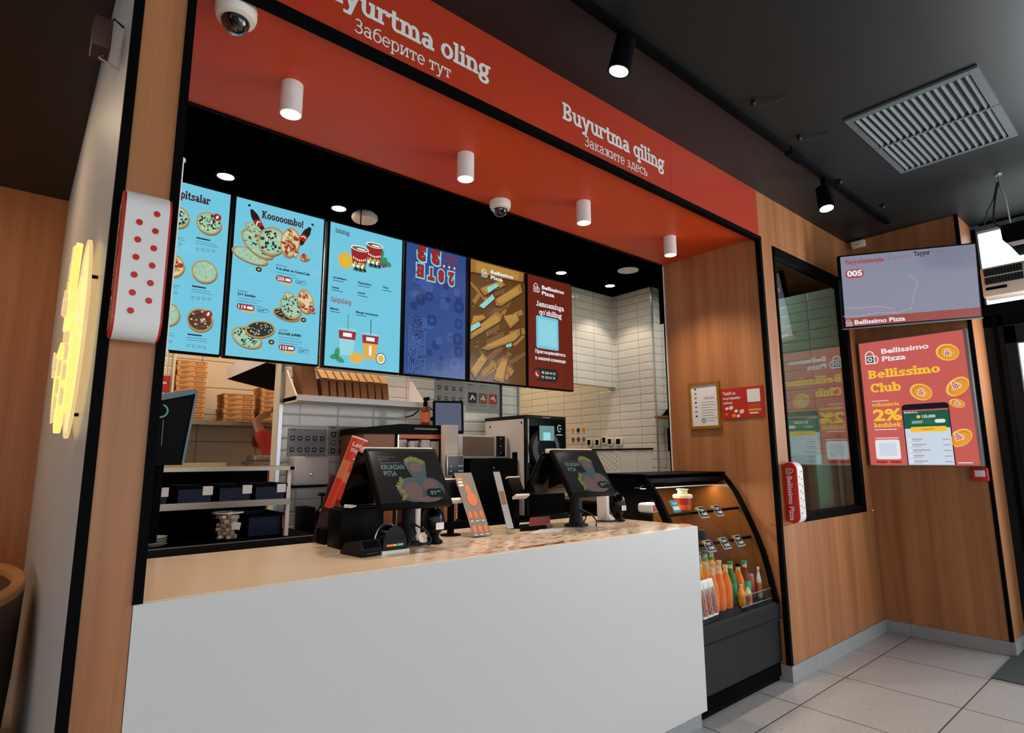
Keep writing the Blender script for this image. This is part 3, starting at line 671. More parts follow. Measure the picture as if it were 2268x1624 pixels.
m = MB(); m.lathe([(.085, 0), (.104, -.02), (.108, -.042), (.098, -.06), (.078, -.065)], (-2.12, 2.3, CZ), 32, 'warm_white'); m.build('housing', t)
m = MB(); m.lathe([(.0, -.0655), (.076, -.0655)], (-2.12, 2.3, CZ), 32, 'cream_box', caps=False); m.build('cover', t)
t = thing('ceiling_speaker', 'round white speaker grille in the black ceiling', 'speaker', (.773, 1.85, CZ))
m = MB(); m.lathe([(.0, -.006), (.105, -.006), (.115, -.003), (.115, 0)], (.773, 1.85, CZ), 32, 'white_paint', caps=False); m.build('grille', t)

# track and spots
TY = -.445
t = thing('lighting_track', 'long black lighting track on the dark ceiling', 'track', (0, TY, CZ))
m = MB(); m.box(-3.0, -.35, TY-.018, TY+.018, CZ-.034, CZ, 'black_metal'); m.box(-.33, 1.45, TY-.018, TY+.018, CZ-.034, CZ, 'black_metal'); m.build('rail', t)
m = MB(); m.box(-.42, -.24, TY-.024, TY+.024, CZ-.044, CZ, 'soft_black'); m.build('joiner', t)
def track_spot(hx, hz, hy, tgt, lab, L=.17):
    t = thing('track_spotlight', lab, 'spotlight', (hx, TY, CZ-.034), 'black track spotlights')
    h = Vector((hx, hy, hz)); d = (Vector(tgt)-h).normalized()
    m = MB(); m.cyl(h-d*L*.5, h+d*L*.5, .046, 'black_metal', .054, 28); m.build('head', t)
    m = MB(); m.cyl((hx, TY, CZ-.034), (hx, TY, CZ-.09), .02, 'black_metal'); m.cyl((hx, TY, CZ-.09), h-d*L*.35, .013, 'black_metal'); m.build('stem', t)
    m = MB(); m.cyl(h+d*(L*.5-.001), h+d*(L*.5+.002), .045, 'lamp_disc', n=28); m.build('lamp_face', t)
    lamp('track_beam', 'SPOT', h+d*(L*.5+.02), tgt, 34, NEUT, .04, angle=math.radians(58), blend=.7)
track_spot(-2.13, 3.39, -.44, (-2.5, .3, 0.0), 'black track spotlight near the top of the picture, above the fascia')
track_spot(.13, 3.34, -.44, (-.25, -.9, 0.0), 'black track spotlight hanging left of the ceiling vent')
m = MB()
for (px, py), (qx, qy) in (((1668, 225), (1740, 215)), ((1770, 303), (1838, 295)), ((1860, 400), (1850, 440)), ((1955, 455), (1962, 452))):
    a, b = at(2, CZ-.004, px, py), at(2, CZ-.006, qx, qy); mid = (a+b)/2+Vector((.01, .02, -.02))
    m.tube([a, a+Vector((0, 0, -.025)), mid, b], .004, 'cable_black', 6); m.uvsphere(a+Vector((0, 0, -.01)), .016, 'cable_black', 10, 6)
m.build('loose_cables', None, 'short black cable ends poking from the dark ceiling', 'cables', base=(0, -.6, CZ))

# ceiling vent
t = thing('ceiling_vent', 'large rectangular grey louvred vent in the ceiling', 'air vent', (.03, -1.14, CZ))
vx0, vx1, vy0, vy1 = -.485, .54, -1.465, -.816
m = MB()
for q in ((vx0, vx1, vy0, vy0+.04), (vx0, vx1, vy1-.03, vy1), (vx0, vx0+.045, vy0+.041, vy1-.031), (vx1-.03, vx1, vy0+.041, vy1-.031)): m.box(q[0], q[1], q[2], q[3], CZ-.016, CZ-.001, 'vent_grey')
m.box((vx0+vx1)/2-.008, (vx0+vx1)/2+.008, vy0, vy1, CZ-.018, CZ-.003, 'vent_grey'); m.build('frame', t)
m = MB(); m.box(vx0+.02, vx1-.02, vy0+.02, vy1-.02, CZ-.003, CZ-.001, 'vent_dark'); m.build('backing', t)
for k in range(16):
    y = vy0+.06+k*(vy1-vy0-.11)/15
    m = MB(); m.prism([(vx0+.045, y-.010, CZ-.005), (vx0+.045, y+.002, CZ-.018), (vx0+.045, y+.006, CZ-.017), (vx0+.045, y-.006, CZ-.004)], (vx1-vx0-.075, 0, 0), 'vent_grey'); m.build('louvre', t)

# certificate and red notice on the return wall
t = thing('framed_certificate', 'gold framed white certificate on the wood side wall', 'certificate', (0, .53, 1.9))
y0, y1, z0, z1 = .395, .665, 1.722, 2.09; m = MB()
for q in ((y0, y1, z1-.022, z1), (y0, y1, z0, z0+.022), (y0, y0+.02, z0+.0221, z1-.0221), (y1-.02, y1, z0+.0221, z1-.0221)): m.box(-.022, 0.001, q[0], q[1], q[2], q[3], 'gold')
m.build('frame', t)
m = MB(); m.box(-.012, 0.0005, y0+.015, y1-.015, z0+.015, z1-.015, 'paper'); f = FX(-.012)
g_text(m, f, 'HALAL', -.53, 1.955, .022, 'ink_grey', 2, 0, width=.09)
for i in range(7): g_rect(m, f, -.615, -.598, 2.035-i*.036, 2.047-i*.036, 'ink_grey' if i % 3 else 'ink', 2)
text_bars(m, f, -.56, 1.93, .14, 8, .021, 'ink_grey', 2, .0025, .5); g_ring(m, f, -.545, 1.785, .018, .005, 'teal_print', 2)
m.build('certificate', t)
m = MB(); m.box(-.006, .001, .052, .385, 1.788, 2.022, 'red_print'); f = FX(-.006)
g_text(m, f, 'Taklif va', -.372, 1.972, .024, 'paper', 2, .02, width=.105); g_text(m, f, 'murojaatlar', -.372, 1.937, .022, 'paper', 2, .02, width=.145); g_text(m, f, 'uchun', -.372, 1.902, .022, 'paper', 2, .02, width=.075)
g_rr(m, f, -.175, -.075, 1.905, 2.002, .008, 'paper', 2); text_bars(m, f, -.172, 1.888, .1, 4, .008, 'tube_tan', 2, .003)
g_rr(m, f, -.175, -.072, 1.838, 1.856, .009, 'orange_print', 2); g_rr(m, f, -.165, -.095, 1.818, 1.829, .005, 'paper', 2)
for a, b, r, c in ((-.345, 1.868, .014, 'paper'), (-.31, 1.872, .019, 'cream_box'), (-.27, 1.845, .015, 'paper'), (-.225, 1.84, .02, 'tub_tan'), (-.35, 1.825, .013, 'label_orange'), (-.29, 1.812, .017, 'orange_print'), (-.255, 1.808, .014, 'paper')): g_ell(m, f, a, b, r, r*.8, c, 2, 20, 12)
m.build('wall_notice', None, 'red notice with white lettering beside the framed certificate', 'notice', base=(0, .22, 1.9))

# fire call point, sensor box
t = thing('fire_call_point', 'red fire alarm call point on the right wall', 'fire alarm', (1.77, -.8, 1.35))
m = MB(); m.rbox(1.735, 1.77, -.855, -.745, 1.3, 1.405, 'bright_red', .008); m.build('body', t)
m = MB(); m.rbox(1.727, 1.737, -.835, -.77, 1.335, 1.385, 'paper', .003); m.build('push_pane', t)
m = MB(); m.rbox(1.725, 1.77, -.165, -.052, 3.452, 3.515, 'warm_white', .006); f = FX(1.7245); g_rect(m, f, .075, .12, 3.475, 3.481, 'ink_grey', 1); m.uvsphere((1.724, -.065, 3.462), .004, 'ink', 8, 6)
m.build('sensor_box', None, 'small white sensor box under the ceiling above the order screen', 'sensor', base=(1.77, -.1, 3.48))

# promotion lightbox
LX = 1.715
EM('poster_red', (204, 94, 88), .92); EM('poster_white', (236, 236, 238), .9); EM('poster_yellow', (250, 196, 50), .95); EM('poster_orange', (240, 160, 56), .9); EM('poster_gold', (252, 206, 96), .9); EM('poster_green', (26, 96, 74), .8); EM('poster_green2', (38, 112, 88), .8); EM('poster_ink', (20, 16, 28), .6); EM('poster_grey', (150, 156, 170), .8); EM('poster_sheet', (212, 222, 236), .9); EM('poster_brown', (190, 110, 60), .8); EM('poster_emblem', (176, 44, 40), .8)
t = thing('promotion_lightbox', 'lit red poster box with yellow lettering and a phone picture', 'poster', (1.77, -.4, 1.4))
f = FX(LX); ul, vt = f.uv(1902, 761); ur, vb = f.uv(2166, 1031); _, vt2 = f.uv(2135, 732); vt = (vt+vt2)/2; ur = f.uv(2138, 732)[0]*.5+f.uv(2165, 1031)[0]*.5
m = MB(); m.box(LX+.001, 1.768, -ur-.022, -ul+.006, vb-.006, vt+.006, 'aluminium'); m.box(LX-.004, 1.77, -ur-.024, -ur-.004, vb-.008, vt+.008, 'aluminium'); m.build('case', t)
m = MB(); g_rect(m, f, ul, ur, vb, vt, 'poster_red', 1)
W, Hh = ur-ul, vt-vb
def q(a, b): return ul+a*W, vb+(1-b)*Hh          # fractions of the poster, from its top left
def coin(a, b, rx, ry, rot):
    u, v = q(a, b); g_ell(m, f, u, v, rx, ry, 'poster_gold', 2, rot); g_ell(m, f, u+.004, v-.002, rx*.9, ry*.88, 'poster_orange', 3, rot); g_ell(m, f, u+.003, v-.001, rx*.74, ry*.72, 'poster_brown', 3.5, rot); g_ell(m, f, u+.005, v-.003, rx*.7, ry*.68, 'poster_orange', 4, rot)
    emblem(m, f, u-rx*.3, v-ry*.35, rx*.72, 'poster_white', 5, 'poster_emblem', rot*.4)
u, v = q(.055, .175); emblem(m, f, u, v, .115, 'poster_white', 2, 'poster_green')
u, v = q(.225, .105); g_text(m, f, 'Bellissimo', u, v, .045, 'poster_white', 2, .03, width=W*.46)
u, v = q(.225, .168); g_text(m, f, 'Pizza', u, v, .045, 'poster_white', 2, .03, width=W*.235)
u, v = q(.065, .30); g_slab(m, f, 'Bellissimo', u, v, .072, 'poster_yellow', 3, .24, .17, width=W*.70)
u, v = q(.075, .415); g_slab(m, f, 'Club', u, v, .078, 'poster_yellow', 3, .24, .17, width=W*.31)
u, v = q(.075, .49); text_bars(m, f, u, v, W*.19, 1, .01, 'poster_white', 2, .006)
u, v = q(.075, .53); g_slab(m, f, 'bellhalalarda', u, v, .028, 'poster_yellow', 3, .2, .15, width=W*.27)
u, v = q(.075, .645); g_text(m, f, '2%', u, v, .10, 'poster_yellow', 3, .035, width=W*.285)
u, v = q(.075, .70); g_slab(m, f, 'keshbek', u, v, .042, 'poster_yellow', 3, .22, .16, width=W*.27)
u, v = q(.075, .722); text_bars(m, f, u, v, W*.28, 1, .01, 'poster_white', 2, .006)
u, v = q(.07, .79); text_bars(m, f, u, v, W*.24, 1, .01, 'poster_white', 2, .007)
(a, b), (c, d) = q(.065, .955), q(.31, .80); g_rr(m, f, a, c, b, d, .02, 'poster_white', 2); g_rr(m, f, a+.03, c-.03, b+.03, d-.03, .004, 'poster_sheet', 3)
for k in (.06, .2):
    (a, b), (c, d) = q(k, .985), q(k+.11, .968); g_rr(m, f, a, c, b, d, .008, 'poster_emblem', 2)
(a, b), (c, d) = q(.365, .998), q(.80, .53); g_rr(m, f, a, c, b-.002, d, .03, 'poster_ink', 2); g_rect(m, f, a, c, b-.002, d-.1, 'poster_ink', 2.2)
(a, b), (c, d) = q(.375, .998), q(.79, .575); g_rect(m, f, a, c, b, d, 'poster_sheet', 3); (_, b), _x = q(0, .72), 0; g_rect(m, f, a, c, b, d, 'poster_green', 4); g_rect(m, f, a, c, d-.012, d, 'poster_red', 5)
u, v = q(.385, .60); g_text(m, f, 'Bellissimo', u, v, .016, 'poster_sheet', 6, .02, width=W*.13)
u, v = q(.515, .63); g_ell(m, f, u, v, .014, .014, 'poster_yellow', 6); g_text(m, f, '135,000', u+.024, v-.011, .024, 'poster_white', 6, .03, width=W*.125)
(a, b), (c, d) = q(.44, .69), q(.765, .648); g_rr(m, f, a, c, b, d, .01, 'poster_green2', 5); (a, b), (c, d) = q(.66, .682), q(.755, .655); g_rr(m, f, a, c, b, d, .02, 'poster_white', 6); u, v = q(.45, .668); text_bars(m, f, u, v, W*.11, 2, .012, 'poster_sheet', 6, .005)
(a, b), (c, d) = q(.425, .748), q(.765, .708); g_rr(m, f, a, c, b, d, .02, 'poster_yellow', 7); u, v = q(.53, .73); g_rect(m, f, u, u+W*.12, v, v+.006, 'poster_brown', 8)
for i in range(5):
    u, v = q(.43, .805+.042*i); g_rect(m, f, u, u+W*(.1+.03*(i % 3)), v, v+.007, 'poster_grey', 5); g_rect(m, f, u, u+W*.08, v-.014, v-.010, 'poster_grey', 5); u, v = q(.71, .81+.042*i); g_rect(m, f, u, u+W*.065, v, v+.006, 'poster_grey', 5)
    u, v = q(.393, .803+.042*i); g_rr(m, f, u, u+.022, v-.012, v+.01, .004, 'poster_white', 5)
u, v = q(.82, .985); text_bars(m, f, u, v, W*.16, 1, .01, 'poster_white', 2, .007)
coin(.845, .155, .082, .07, -25); coin(.565, .44, .084, .068, -32); coin(.895, .42, .092, .064, 42); coin(.875, .545, .055, .034, -24); coin(.865, .80, .09, .062, 36)
m.build('printed_face', t)

# order status screen on an arm
EM('tv_ground', (136, 136, 160), .8, .2); EM('tv_red', (150, 40, 20), .9); EM('tv_red_text', (170, 16, 28), .9); EM('tv_ink', (14, 12, 26), .8); EM('tv_faint', (150, 96, 108), .8); EM('tv_white', (232, 232, 240), .9); EM('tv_line', (206, 160, 165), .8)
k = 1.08; q_ = [CAM+(Vector(p)-CAM)*k for p in ((.525, -.356, 3.021), (1.172, -1.077, 3.072), (1.261, -1.036, 2.52), (.614, -.316, 2.469))]
cen = sum(q_, Vector())/4; uu = ((q_[1]+q_[2])-(q_[0]+q_[3])).normalized(); vv = ((q_[0]+q_[1])-(q_[2]+q_[3])).normalized(); vv = (vv-uu*vv.dot(uu)).normalized()
f = Fr(cen, uu, vv); hw, hh = (q_[1]-q_[0]).length/2, (q_[0]-q_[3]).length/2
t = thing('order_status_screen', 'wall mounted order status screen showing a red number', 'screen', cen)
m = MB(); m.T = Matrix.Translation(cen) @ Matrix((uu, vv, f.n)).transposed().to_4x4(); m.rbox(-hw, hw, -hh, hh, -.045, 0, 'black_plastic', .006); m.box(-hw-.004, hw+.004, -hh-.01, -hh, -.04, .002, 'vent_grey'); m.build('housing', t)
m = MB(); b = .012; g_rect(m, f, -hw+b, hw-b, -hh+b, hh-b, 'tv_ground', 1); g_rect(m, f, -hw+b, hw-b, -hh+b, -hh+.082, 'tv_red', 2)
def tx(a, b_): return -hw+2*hw*a, hh-2*hh*b_
u, v = tx(.045, .13); g_slab(m, f, 'Tayyorlanmoqda', u, v, .034, 'tv_red_text', 3, .22, .16, width=2*hw*.285)
u, v = tx(.345, .115); g_text(m, f, '/ В процессе', u, v, .024, 'tv_faint', 3, .0, width=2*hw*.18)
u, v = tx(.55, .10); g_slab(m, f, 'Tayyor', u, v, .036, 'tv_ink', 3, .22, .16, width=2*hw*.115)
u, v = tx(.68, .09); g_text(m, f, '/ Готово', u, v, .024, 'tv_faint', 3, .0, width=2*hw*.1)
(a, b1), (c, d) = tx(.04, .32), tx(.175, .205); g_rr(m, f, a, c, b1, d, .04, 'tv_red_text', 3); u, v = tx(.052, .295); g_text(m, f, '005', u, v, .046, 'tv_white', 4, .045, width=2*hw*.112)
u, v = tx(.015, .975); emblem(m, f, u+.004, v+.006, .05, 'tv_white', 4, 'tv_ink'); u, v = tx(.08, .955); g_text(m, f, 'Bellissimo Pizza', u, v, .036, 'tv_white', 4, .03, width=2*hw*.37)
g_line(m, f, [tx(.02, .72), tx(.12, .74), tx(.25, .73), tx(.38, .79)], .006, 'tv_line', 2); g_line(m, f, [tx(.0, .83), tx(.1, .85), tx(.25, .82), tx(.4, .84), tx(.5, .8), tx(.53, .6), tx(.56, .45), tx(.5, .34)], .005, 'tv_line', 2); m.build('display', t)
m = MB(); w0 = cen-f.n*.045; m.cyl(w0, Vector((1.77, w0.y+.12, w0.z)), .022, 'black_metal'); m.box(1.74, 1.77, w0.y+.02, w0.y+.22, w0.z-.12, w0.z+.12, 'black_metal'); m.build('wall_arm', t)

# air curtain above the entrance
t = thing('air_curtain', 'long white air curtain with grey mesh above the entrance', 'air curtain', (2.2, -1.6, 2.85))
m = MB(); m.rbox(2.02, 2.2, -2.35, -.925, 2.83, 3.085, 'warm_white', .012); m.build('casing', t)
m = MB()
for i in range(4):
    for j in range(2): m.box(2.014, 2.022, -1.2-.3*i, -.95-.3*i, 2.935+.073*j, 2.995+.073*j, 'vent_dark')
for i in range(58):
    for j in range(8): m.box(2.011, 2.015, -.955-.0203*i-.006, -.955-.0203*i, 2.94+.0165*j, 2.945+.0165*j, 'vent_grey')
m.build('mesh_grille', t)
m = MB(); m.rbox(2.012, 2.022, -1.09, -.95, 2.885, 2.91, 'soft_black', .004); m.build('badge_plate', t)
# hung black device with cables and chain
t = thing('hanging_projector', 'black device hanging from the ceiling in front of the bright transom', 'projector', (1.15, -1.5, 3.3))
hx = 1.14; a = at(0, hx, 2222, 498); b = at(0, hx, 2228, 548)
m = MB(); ly = at(0, hx, 2218, 515).y
m.prism([(hx, ly+.005, a.z), (hx, ly, b.z+.06), (hx, ly-.04, b.z), (hx, -2.0, b.z), (hx, -2.0, a.z)], (.3, 0, 0), 'black_gloss'); m.build('body', t)
m = MB(); m.prism([(hx-.004, -1.95, b.z), (hx-.004, ly-.05, b.z), (hx-.004, ly-.02, b.z+.03), (hx-.004, -1.95, b.z+.03)], (.004, 0, 0), 'silver_panel'); m.build('trim_strip', t)
m = MB(); p = at(2, CZ, 2211, 386); m.tube([p, p+Vector((0, 0, -.09)), p+Vector((.01, -.02, -.2)), Vector((hx+.05, ly-.05, a.z))], .005, 'aluminium', 6); m.lathe([(.0, -.01), (.02, -.008), (.022, 0)], p, 12, 'aluminium'); m.build('chain', t)
m = MB(); r = lambda x, y: at(0, p.x, x, y)
m.tube([r(2211, 404), r(2206, 430), r(2202, 460), r(2201, 490), r(2207, 499), Vector((hx, ly-.01, a.z-.02))], .007, 'cable_black', 8); m.tube([r(2208, 404), r(2201, 440), r(2187, 468), r(2183, 487), r(2180, 497)], .0045, 'cable_black', 8); m.build('cables', t)
m = MB(); m.box(1.084, 2.18, -2.2, -.855, 0.0, .008, 'mat_grey'); m.build('door_mat', None, 'dark grey entrance mat at the lower right', 'mat', base=(1.6, -1.5, 0))
# shrubs outside the door
for i, (x, y, s) in enumerate(((6.0, -.75, .8), (10.5, .3, 1.0), (7.0, -4.6, .8))):
    t = thing('street_shrub', ['bushy shrub outside the entrance glass, nearest the door', 'taller shrub outside the entrance glass', 'shrub outside the entrance farther along the pavement'][i], 'shrub', (x, y, -.02))
    m = MB(); m.cyl((x, y, -.02), (x, y, 1.2*s), .07, 'kraft_dark', .04); m.build('trunk', t)
    m = MB()
    for k_ in range(900):
        d = Vector((random.gauss(0, .42), random.gauss(0, .42), random.gauss(0, .5)))*s+Vector((x, y, 1.6*s)); n1 = Vector((random.random()-.5, random.random()-.5, random.random()-.5)).normalized(); n2 = n1.cross(Vector((0, 0, 1))).normalized()
        m.poly([d, d+n1*.09+n2*.035, d+n1*.18, d+n1*.09-n2*.035], 'leaf')
    m.build('foliage', t)
# ================================================================== menu screens
SY = 1.5; MF = FY(SY)
EM('menu_cyan', (112, 196, 220), 1.0, .15); EM('menu_cyan_light', (142, 208, 222), 1.0, .15); EM('menu_ink', (18, 24, 40), .8); EM('menu_wine', (70, 14, 26), .8); EM('menu_grey', (70, 120, 144), .9)
EM('menu_red', (160, 30, 24), .9); EM('menu_yellow', (232, 190, 50), .9); EM('menu_white', (236, 244, 246), .95); EM('crust', (186, 150, 88), .9); EM('crust_shade', (120, 88, 50), .9)
EM('cheese_green', (150, 204, 178), .95); EM('cheese_cream', (222, 206, 160), .95); EM('bbq_brown', (84, 48, 36), .9); EM('olive_ink', (28, 34, 28), .8); EM('salami', (156, 58, 36), .9); EM('cola_dark', (34, 14, 14), .8); EM('cup_green', (70, 130, 84), .9)
EM('orange_fruit', (226, 176, 70), .95); EM('orange_drink', (230, 168, 60), .95); EM('mint', (46, 150, 96), .9); EM('berry', (140, 60, 110), .9); EM('clear_cup', (150, 214, 224), .95)
EM('blue_ground', (48, 78, 142), .85, .12); EM('blue_mid', (60, 92, 160), .85, .12); EM('blue_deep', (34, 56, 118), .85, .12); EM('glow_cyan', (130, 214, 236), .95); EM('glow_red', (150, 36, 26), .9); EM('blue_dot', (128, 164, 210), .9)
EM('snack_ground', (104, 66, 24), .8, .12); EM('snack_gold', (164, 116, 44), .85); EM('snack_light', (190, 142, 62), .85); EM('snack_shade', (60, 34, 12), .8); EM('mozzarella', (150, 216, 204), .9)
EM('ad_red', (106, 34, 20), .9, .12); EM('ad_green', (16, 34, 26), .8)
def pizza(m, px, py, rx, ry, rot, kind, lv=2, seed=1, cut=None):
    rnd = random.Random(seed); u, v = MF.uv(px, py)
    a0, a1 = cut or (0, 360)
    g_ell(m, MF, u+.002, v-.006, rx, ry, 'crust_shade', lv, rot, 30, a0, a1); g_ell(m, MF, u, v, rx, ry, 'crust', lv+.3, rot, 30, a0, a1)
    top, bits, n, br = {'green': ('cheese_green', ('olive_ink', 'cheese_cream', 'olive_ink'), 62, .075), 'salami': ('cheese_cream', ('salami', 'salami', 'crust'), 24, .16), 'dark': ('bbq_brown', ('cheese_cream', 'salami', 'olive_ink'), 46, .07), 'mix': ('cheese_green', ('salami', 'olive_ink', 'cheese_cream'), 34, .075), 'black': ('olive_ink', ('cheese_cream', 'cheese_green', 'bbq_brown'), 44, .06), 'pale': ('cheese_green', ('cheese_cream', 'cheese_cream', 'crust'), 40, .06)}[kind]
    g_ell(m, MF, u, v, rx*.87, ry*.86, top, lv+.6, rot, 26, a0, a1); c, s = math.cos(math.radians(rot)), math.sin(math.radians(rot))
    for i in range(n):
        a = math.radians(a0+(a1-a0)*rnd.random()); r = math.sqrt(rnd.random())*.8; x, y = rx*r*math.cos(a), ry*r*math.sin(a)
        g_ell(m, MF, u+x*c-y*s, v+x*s+y*c, rx*br*(.7+.8*rnd.random()), ry*br*(.5+.9*rnd.random()), bits[i % 3], lv+1+i*.02, rot+rnd.random()*90, 7)
def P_(px, py): return MF.uv(px, py)
def bars(m, px, py, wpx, n, dpy, mat='menu_grey', th=.003):
    for i in range(n):
        u, v = P_(px-.06*dpy*i, py+dpy*i); u2, _ = P_(px+wpx*(1-.25*random.random()), py+dpy*i); g_rect(m, MF, u, u2, v, v+th, mat, 2)
def pill(m, px, py, w, h, mat, lv=2):
    u, v = P_(px, py); g_rr(m, MF, u-w/2, u+w/2, v-h/2, v+h/2, h/2, mat, lv); return u, v
XS = [(-3.868, -3.333), (-3.308, -2.771), (-2.735, -2.20), (-2.173, -1.648), (-1.61, -1.044), (-1.02, -.494)]
SCR = ['cyan menu screen with single pizzas, leftmost of the row', 'cyan menu screen with combo pizzas and prices, second from the left', 'cyan drinks menu screen with cups and straws', 'blue menu screen with upside down glowing red figures', 'golden snack picture screen, second from the right', 'red recruiting screen at the right end of the row']
def screen(i):
    x0, x1 = XS[i]; t = thing('menu_screen', SCR[i], 'screen', ((x0+x1)/2, SY, 2.08), 'upright menu screens above the kitchen')
    m = MB(); m.rbox(x0-.008, x1+.008, SY+.001, SY+.05, 2.072, 3.044, 'black_plastic', .004, 1); m.build('housing', t)
    m = MB(); xc = (x0+x1)/2; m.cyl((xc, SY+.05, 2.9), (xc, SY+.12, 2.9), .02, 'black_metal', n=10); m.cyl((xc, SY+.12, 2.88), (xc, SY+.12, CZ), .004, 'ceiling_black', n=8); m.build('ceiling_bracket', t)
    return t, x0+.004, x1-.004, 2.082, 3.032
# 1 single pizzas
t, x0, x1, z0, z1 = screen(0); m = MB(); g_rect(m, MF, x0, x1, z0, z1, 'menu_cyan', 1)
(u0, v0), (u1, _) = P_(398, 428), P_(464, 446); g_slab(m, MF, 'pitsalar', u0+.004, v0-.026, .046, 'menu_wine', 3, .24, .17, width=u1-u0)
for r in range(3):
    for c in range(2):
        px, py = 463-10*r-(73+1*r)*(1-c), 495+107*r-(15-1*r)*(1-c)
        pizza(m, px, py, .066, .066, 0, [['green', 'green'], ['salami', 'pale'], ['pale', 'dark']][r][c], 2, 10+r*2+c)
        u, v = P_(px-28, py+33); g_rect(m, MF, u, u+.07, v, v+.008, 'menu_ink', 2); bars(m, px-29, py+39, 52, 2, 5)
        for k in range(4): bars(m, px-30+12*k, py+55+1.2*k, 9, 2, 4, 'menu_ink', .0022)
        if c and r != 1:
            u, v = P_(px+18, py-13); g_ell(m, MF, u, v, .021, .021, 'menu_red', 6); g_ell(m, MF, u, v, .006, .012, 'menu_white', 7, -20, 10)
m.build('display', t)
# 2 combos
t, x0, x1, z0, z1 = screen(1); m = MB(); g_rect(m, MF, x0, x1, z0, z1, 'menu_cyan', 1)
(u0, v0), (u1, _) = P_(580, 478), P_(672, 497); g_slab(m, MF, 'Kooooombo!', u0, v0-.013, .046, 'menu_wine', 3, .24, .17, width=u1-u0)
for (px, py, r_) in ((568, 487, 30), (676, 521, -28)):
    u, v = P_(px, py); f2 = Fr(MF.P(u, v), (math.cos(math.radians(r_)), 0, math.sin(math.radians(r_))), (-math.sin(math.radians(r_)), 0, math.cos(math.radians(r_))))
    g_rr(m, f2, -.022, .022, -.08, .035, .018, 'cola_dark', 2); g_poly(m, f2, [(-.022, .025), (.022, .025), (.008, .065), (-.008, .065)], 'cola_dark', 2.2); g_rect(m, f2, -.022, .022, -.045, .0, 'menu_red', 3); g_line(m, f2, [(-.016, -.03), (0, -.012), (.016, -.02)], .006, 'menu_white', 4); g_rect(m, f2, -.008, .008, .085, .097, 'menu_ink', 2)
pizza(m, 554, 567, .105, .042, -12, 'pale', 3, 21); pizza(m, 571, 541, .112, .062, -36, 'mix', 5, 22); pizza(m, 562, 507, .055, .028, -25, 'mix', 6.5, 27); pizza(m, 602, 535, .082, .094, -25, 'green', 8, 23); pizza(m, 642, 538, .058, .098, -8, 'salami', 11, 24); pizza(m, 660, 558, .062, .04, -60, 'salami', 13, 25, (190, 300)); pizza(m, 672, 562, .045, .05, 0, 'salami', 14, 26, (240, 330))
def price(px, py, big, old, bx):
    u, v = pill(m, px, py, .098, .034, 'menu_red', 3); g_text(m, MF, big, u-.04, v-.0095, .02, 'menu_white', 4, .035, width=.042); g_rect(m, MF, u+.008, u+.04, v-.008, v+.008, 'menu_white', 4)
    u2, v2 = P_(px+1, py+9); g_rr(m, MF, u2-.018, u2+.05, v2-.006, v2+.004, .004, 'menu_yellow', 2.6)
    u, v = pill(m, bx, py+7, .066, .025, 'menu_ink', 2); g_rr(m, MF, u-.0305, u+.0305, v-.0105, v+.0105, .01, 'menu_cyan', 3); g_text(m, MF, old, u-.024, v-.006, .0125, 'menu_ink', 4, 0, width=.028); g_line(m, MF, [(u-.024, v-.006), (u+.026, v+.008)], .0025, 'menu_ink', 5)
price(629, 619, '255', '264', 666); price(544, 681, '119', '144', 582); price(635, 771, '115', '139', 672)
for s, (a, b), (c, d), n in (('4 ta pitsa va Coca-Cola', (611, 594), (686, 609), 2), ('2+1 kombo', (526, 651), (566, 659), 3), ('Do\'stli juftlik', (617, 738), (668, 746), 4)):
    (u0, v0), (u1, _) = P_(a, b), P_(c, d); g_text(m, MF, s, u0, v0-.006, .016, 'menu_ink', 3, .045, width=u1-u0); bars(m, a, b-7, 26, 1, 5, 'menu_ink', .003); bars(m, a, b+9, 58, n, 6)
pizza(m, 634, 697, .082, .036, -10, 'black', 3, 31); pizza(m, 644, 680, .062, .078, 28, 'green', 5, 32); pizza(m, 676, 668, .05, .078, 14, 'salami', 7, 33); pizza(m, 637, 662, .045, .04, 20, 'pale', 8, 34, (20, 110)); pizza(m, 688, 678, .05, .04, -40, 'salami', 9, 35, (270, 350))
pizza(m, 547, 748, .088, .058, -20, 'green', 3, 36); pizza(m, 576, 730, .086, .05, 12, 'black', 5, 37)
for px, py in ((573, 597), (672, 709), (601, 758)):
    u, v = P_(px, py); g_ell(m, MF, u, v, .017, .015, 'cola_dark', 3); g_ell(m, MF, u, v, .008, .006, 'menu_yellow', 4)
    u, v = P_(px-13, py+3); g_ring(m, MF, u, v, .026, .0025, 'menu_cyan_light', 2, n=16, ry=.018)
m.build('display', t)
# 3 drinks
t, x0, x1, z0, z1 = screen(2); m = MB(); g_rect(m, MF, x0, x1, z0, z1, 'menu_cyan', 1)
(u0, v0), (u1, _) = P_(743, 510), P_(774, 518); g_slab(m, MF, 'Isining', u0, v0-.014, .032, 'menu_wine', 3, .16, .12, width=u1-u0)
(u0, v0), (u1, _) = P_(732, 663), P_(778, 675); g_slab(m, MF, 'Salqinlang', u0, v0-.014, .032, 'menu_red', 3, .16, .12, width=u1-u0)
u, v = P_(765, 577); g_ell(m, MF, u, v, .05, .055, 'menu_yellow', 2); g_ell(m, MF, u, v, .042, .046, 'orange_fruit', 2.5); g_ell(m, MF, u+.004, v, .03, .034, 'menu_yellow', 2.8)
for px, py, r_ in ((846, 578, 30), (854, 584, -10), (842, 566, 60)): u, v = P_(px, py); g_ell(m, MF, u, v, .045, .022, 'mint', 2, r_)
for px, py in ((843, 586), (849, 590), (838, 580), (854, 588)): u, v = P_(px, py); g_ell(m, MF, u, v, .013, .013, 'berry', 3)
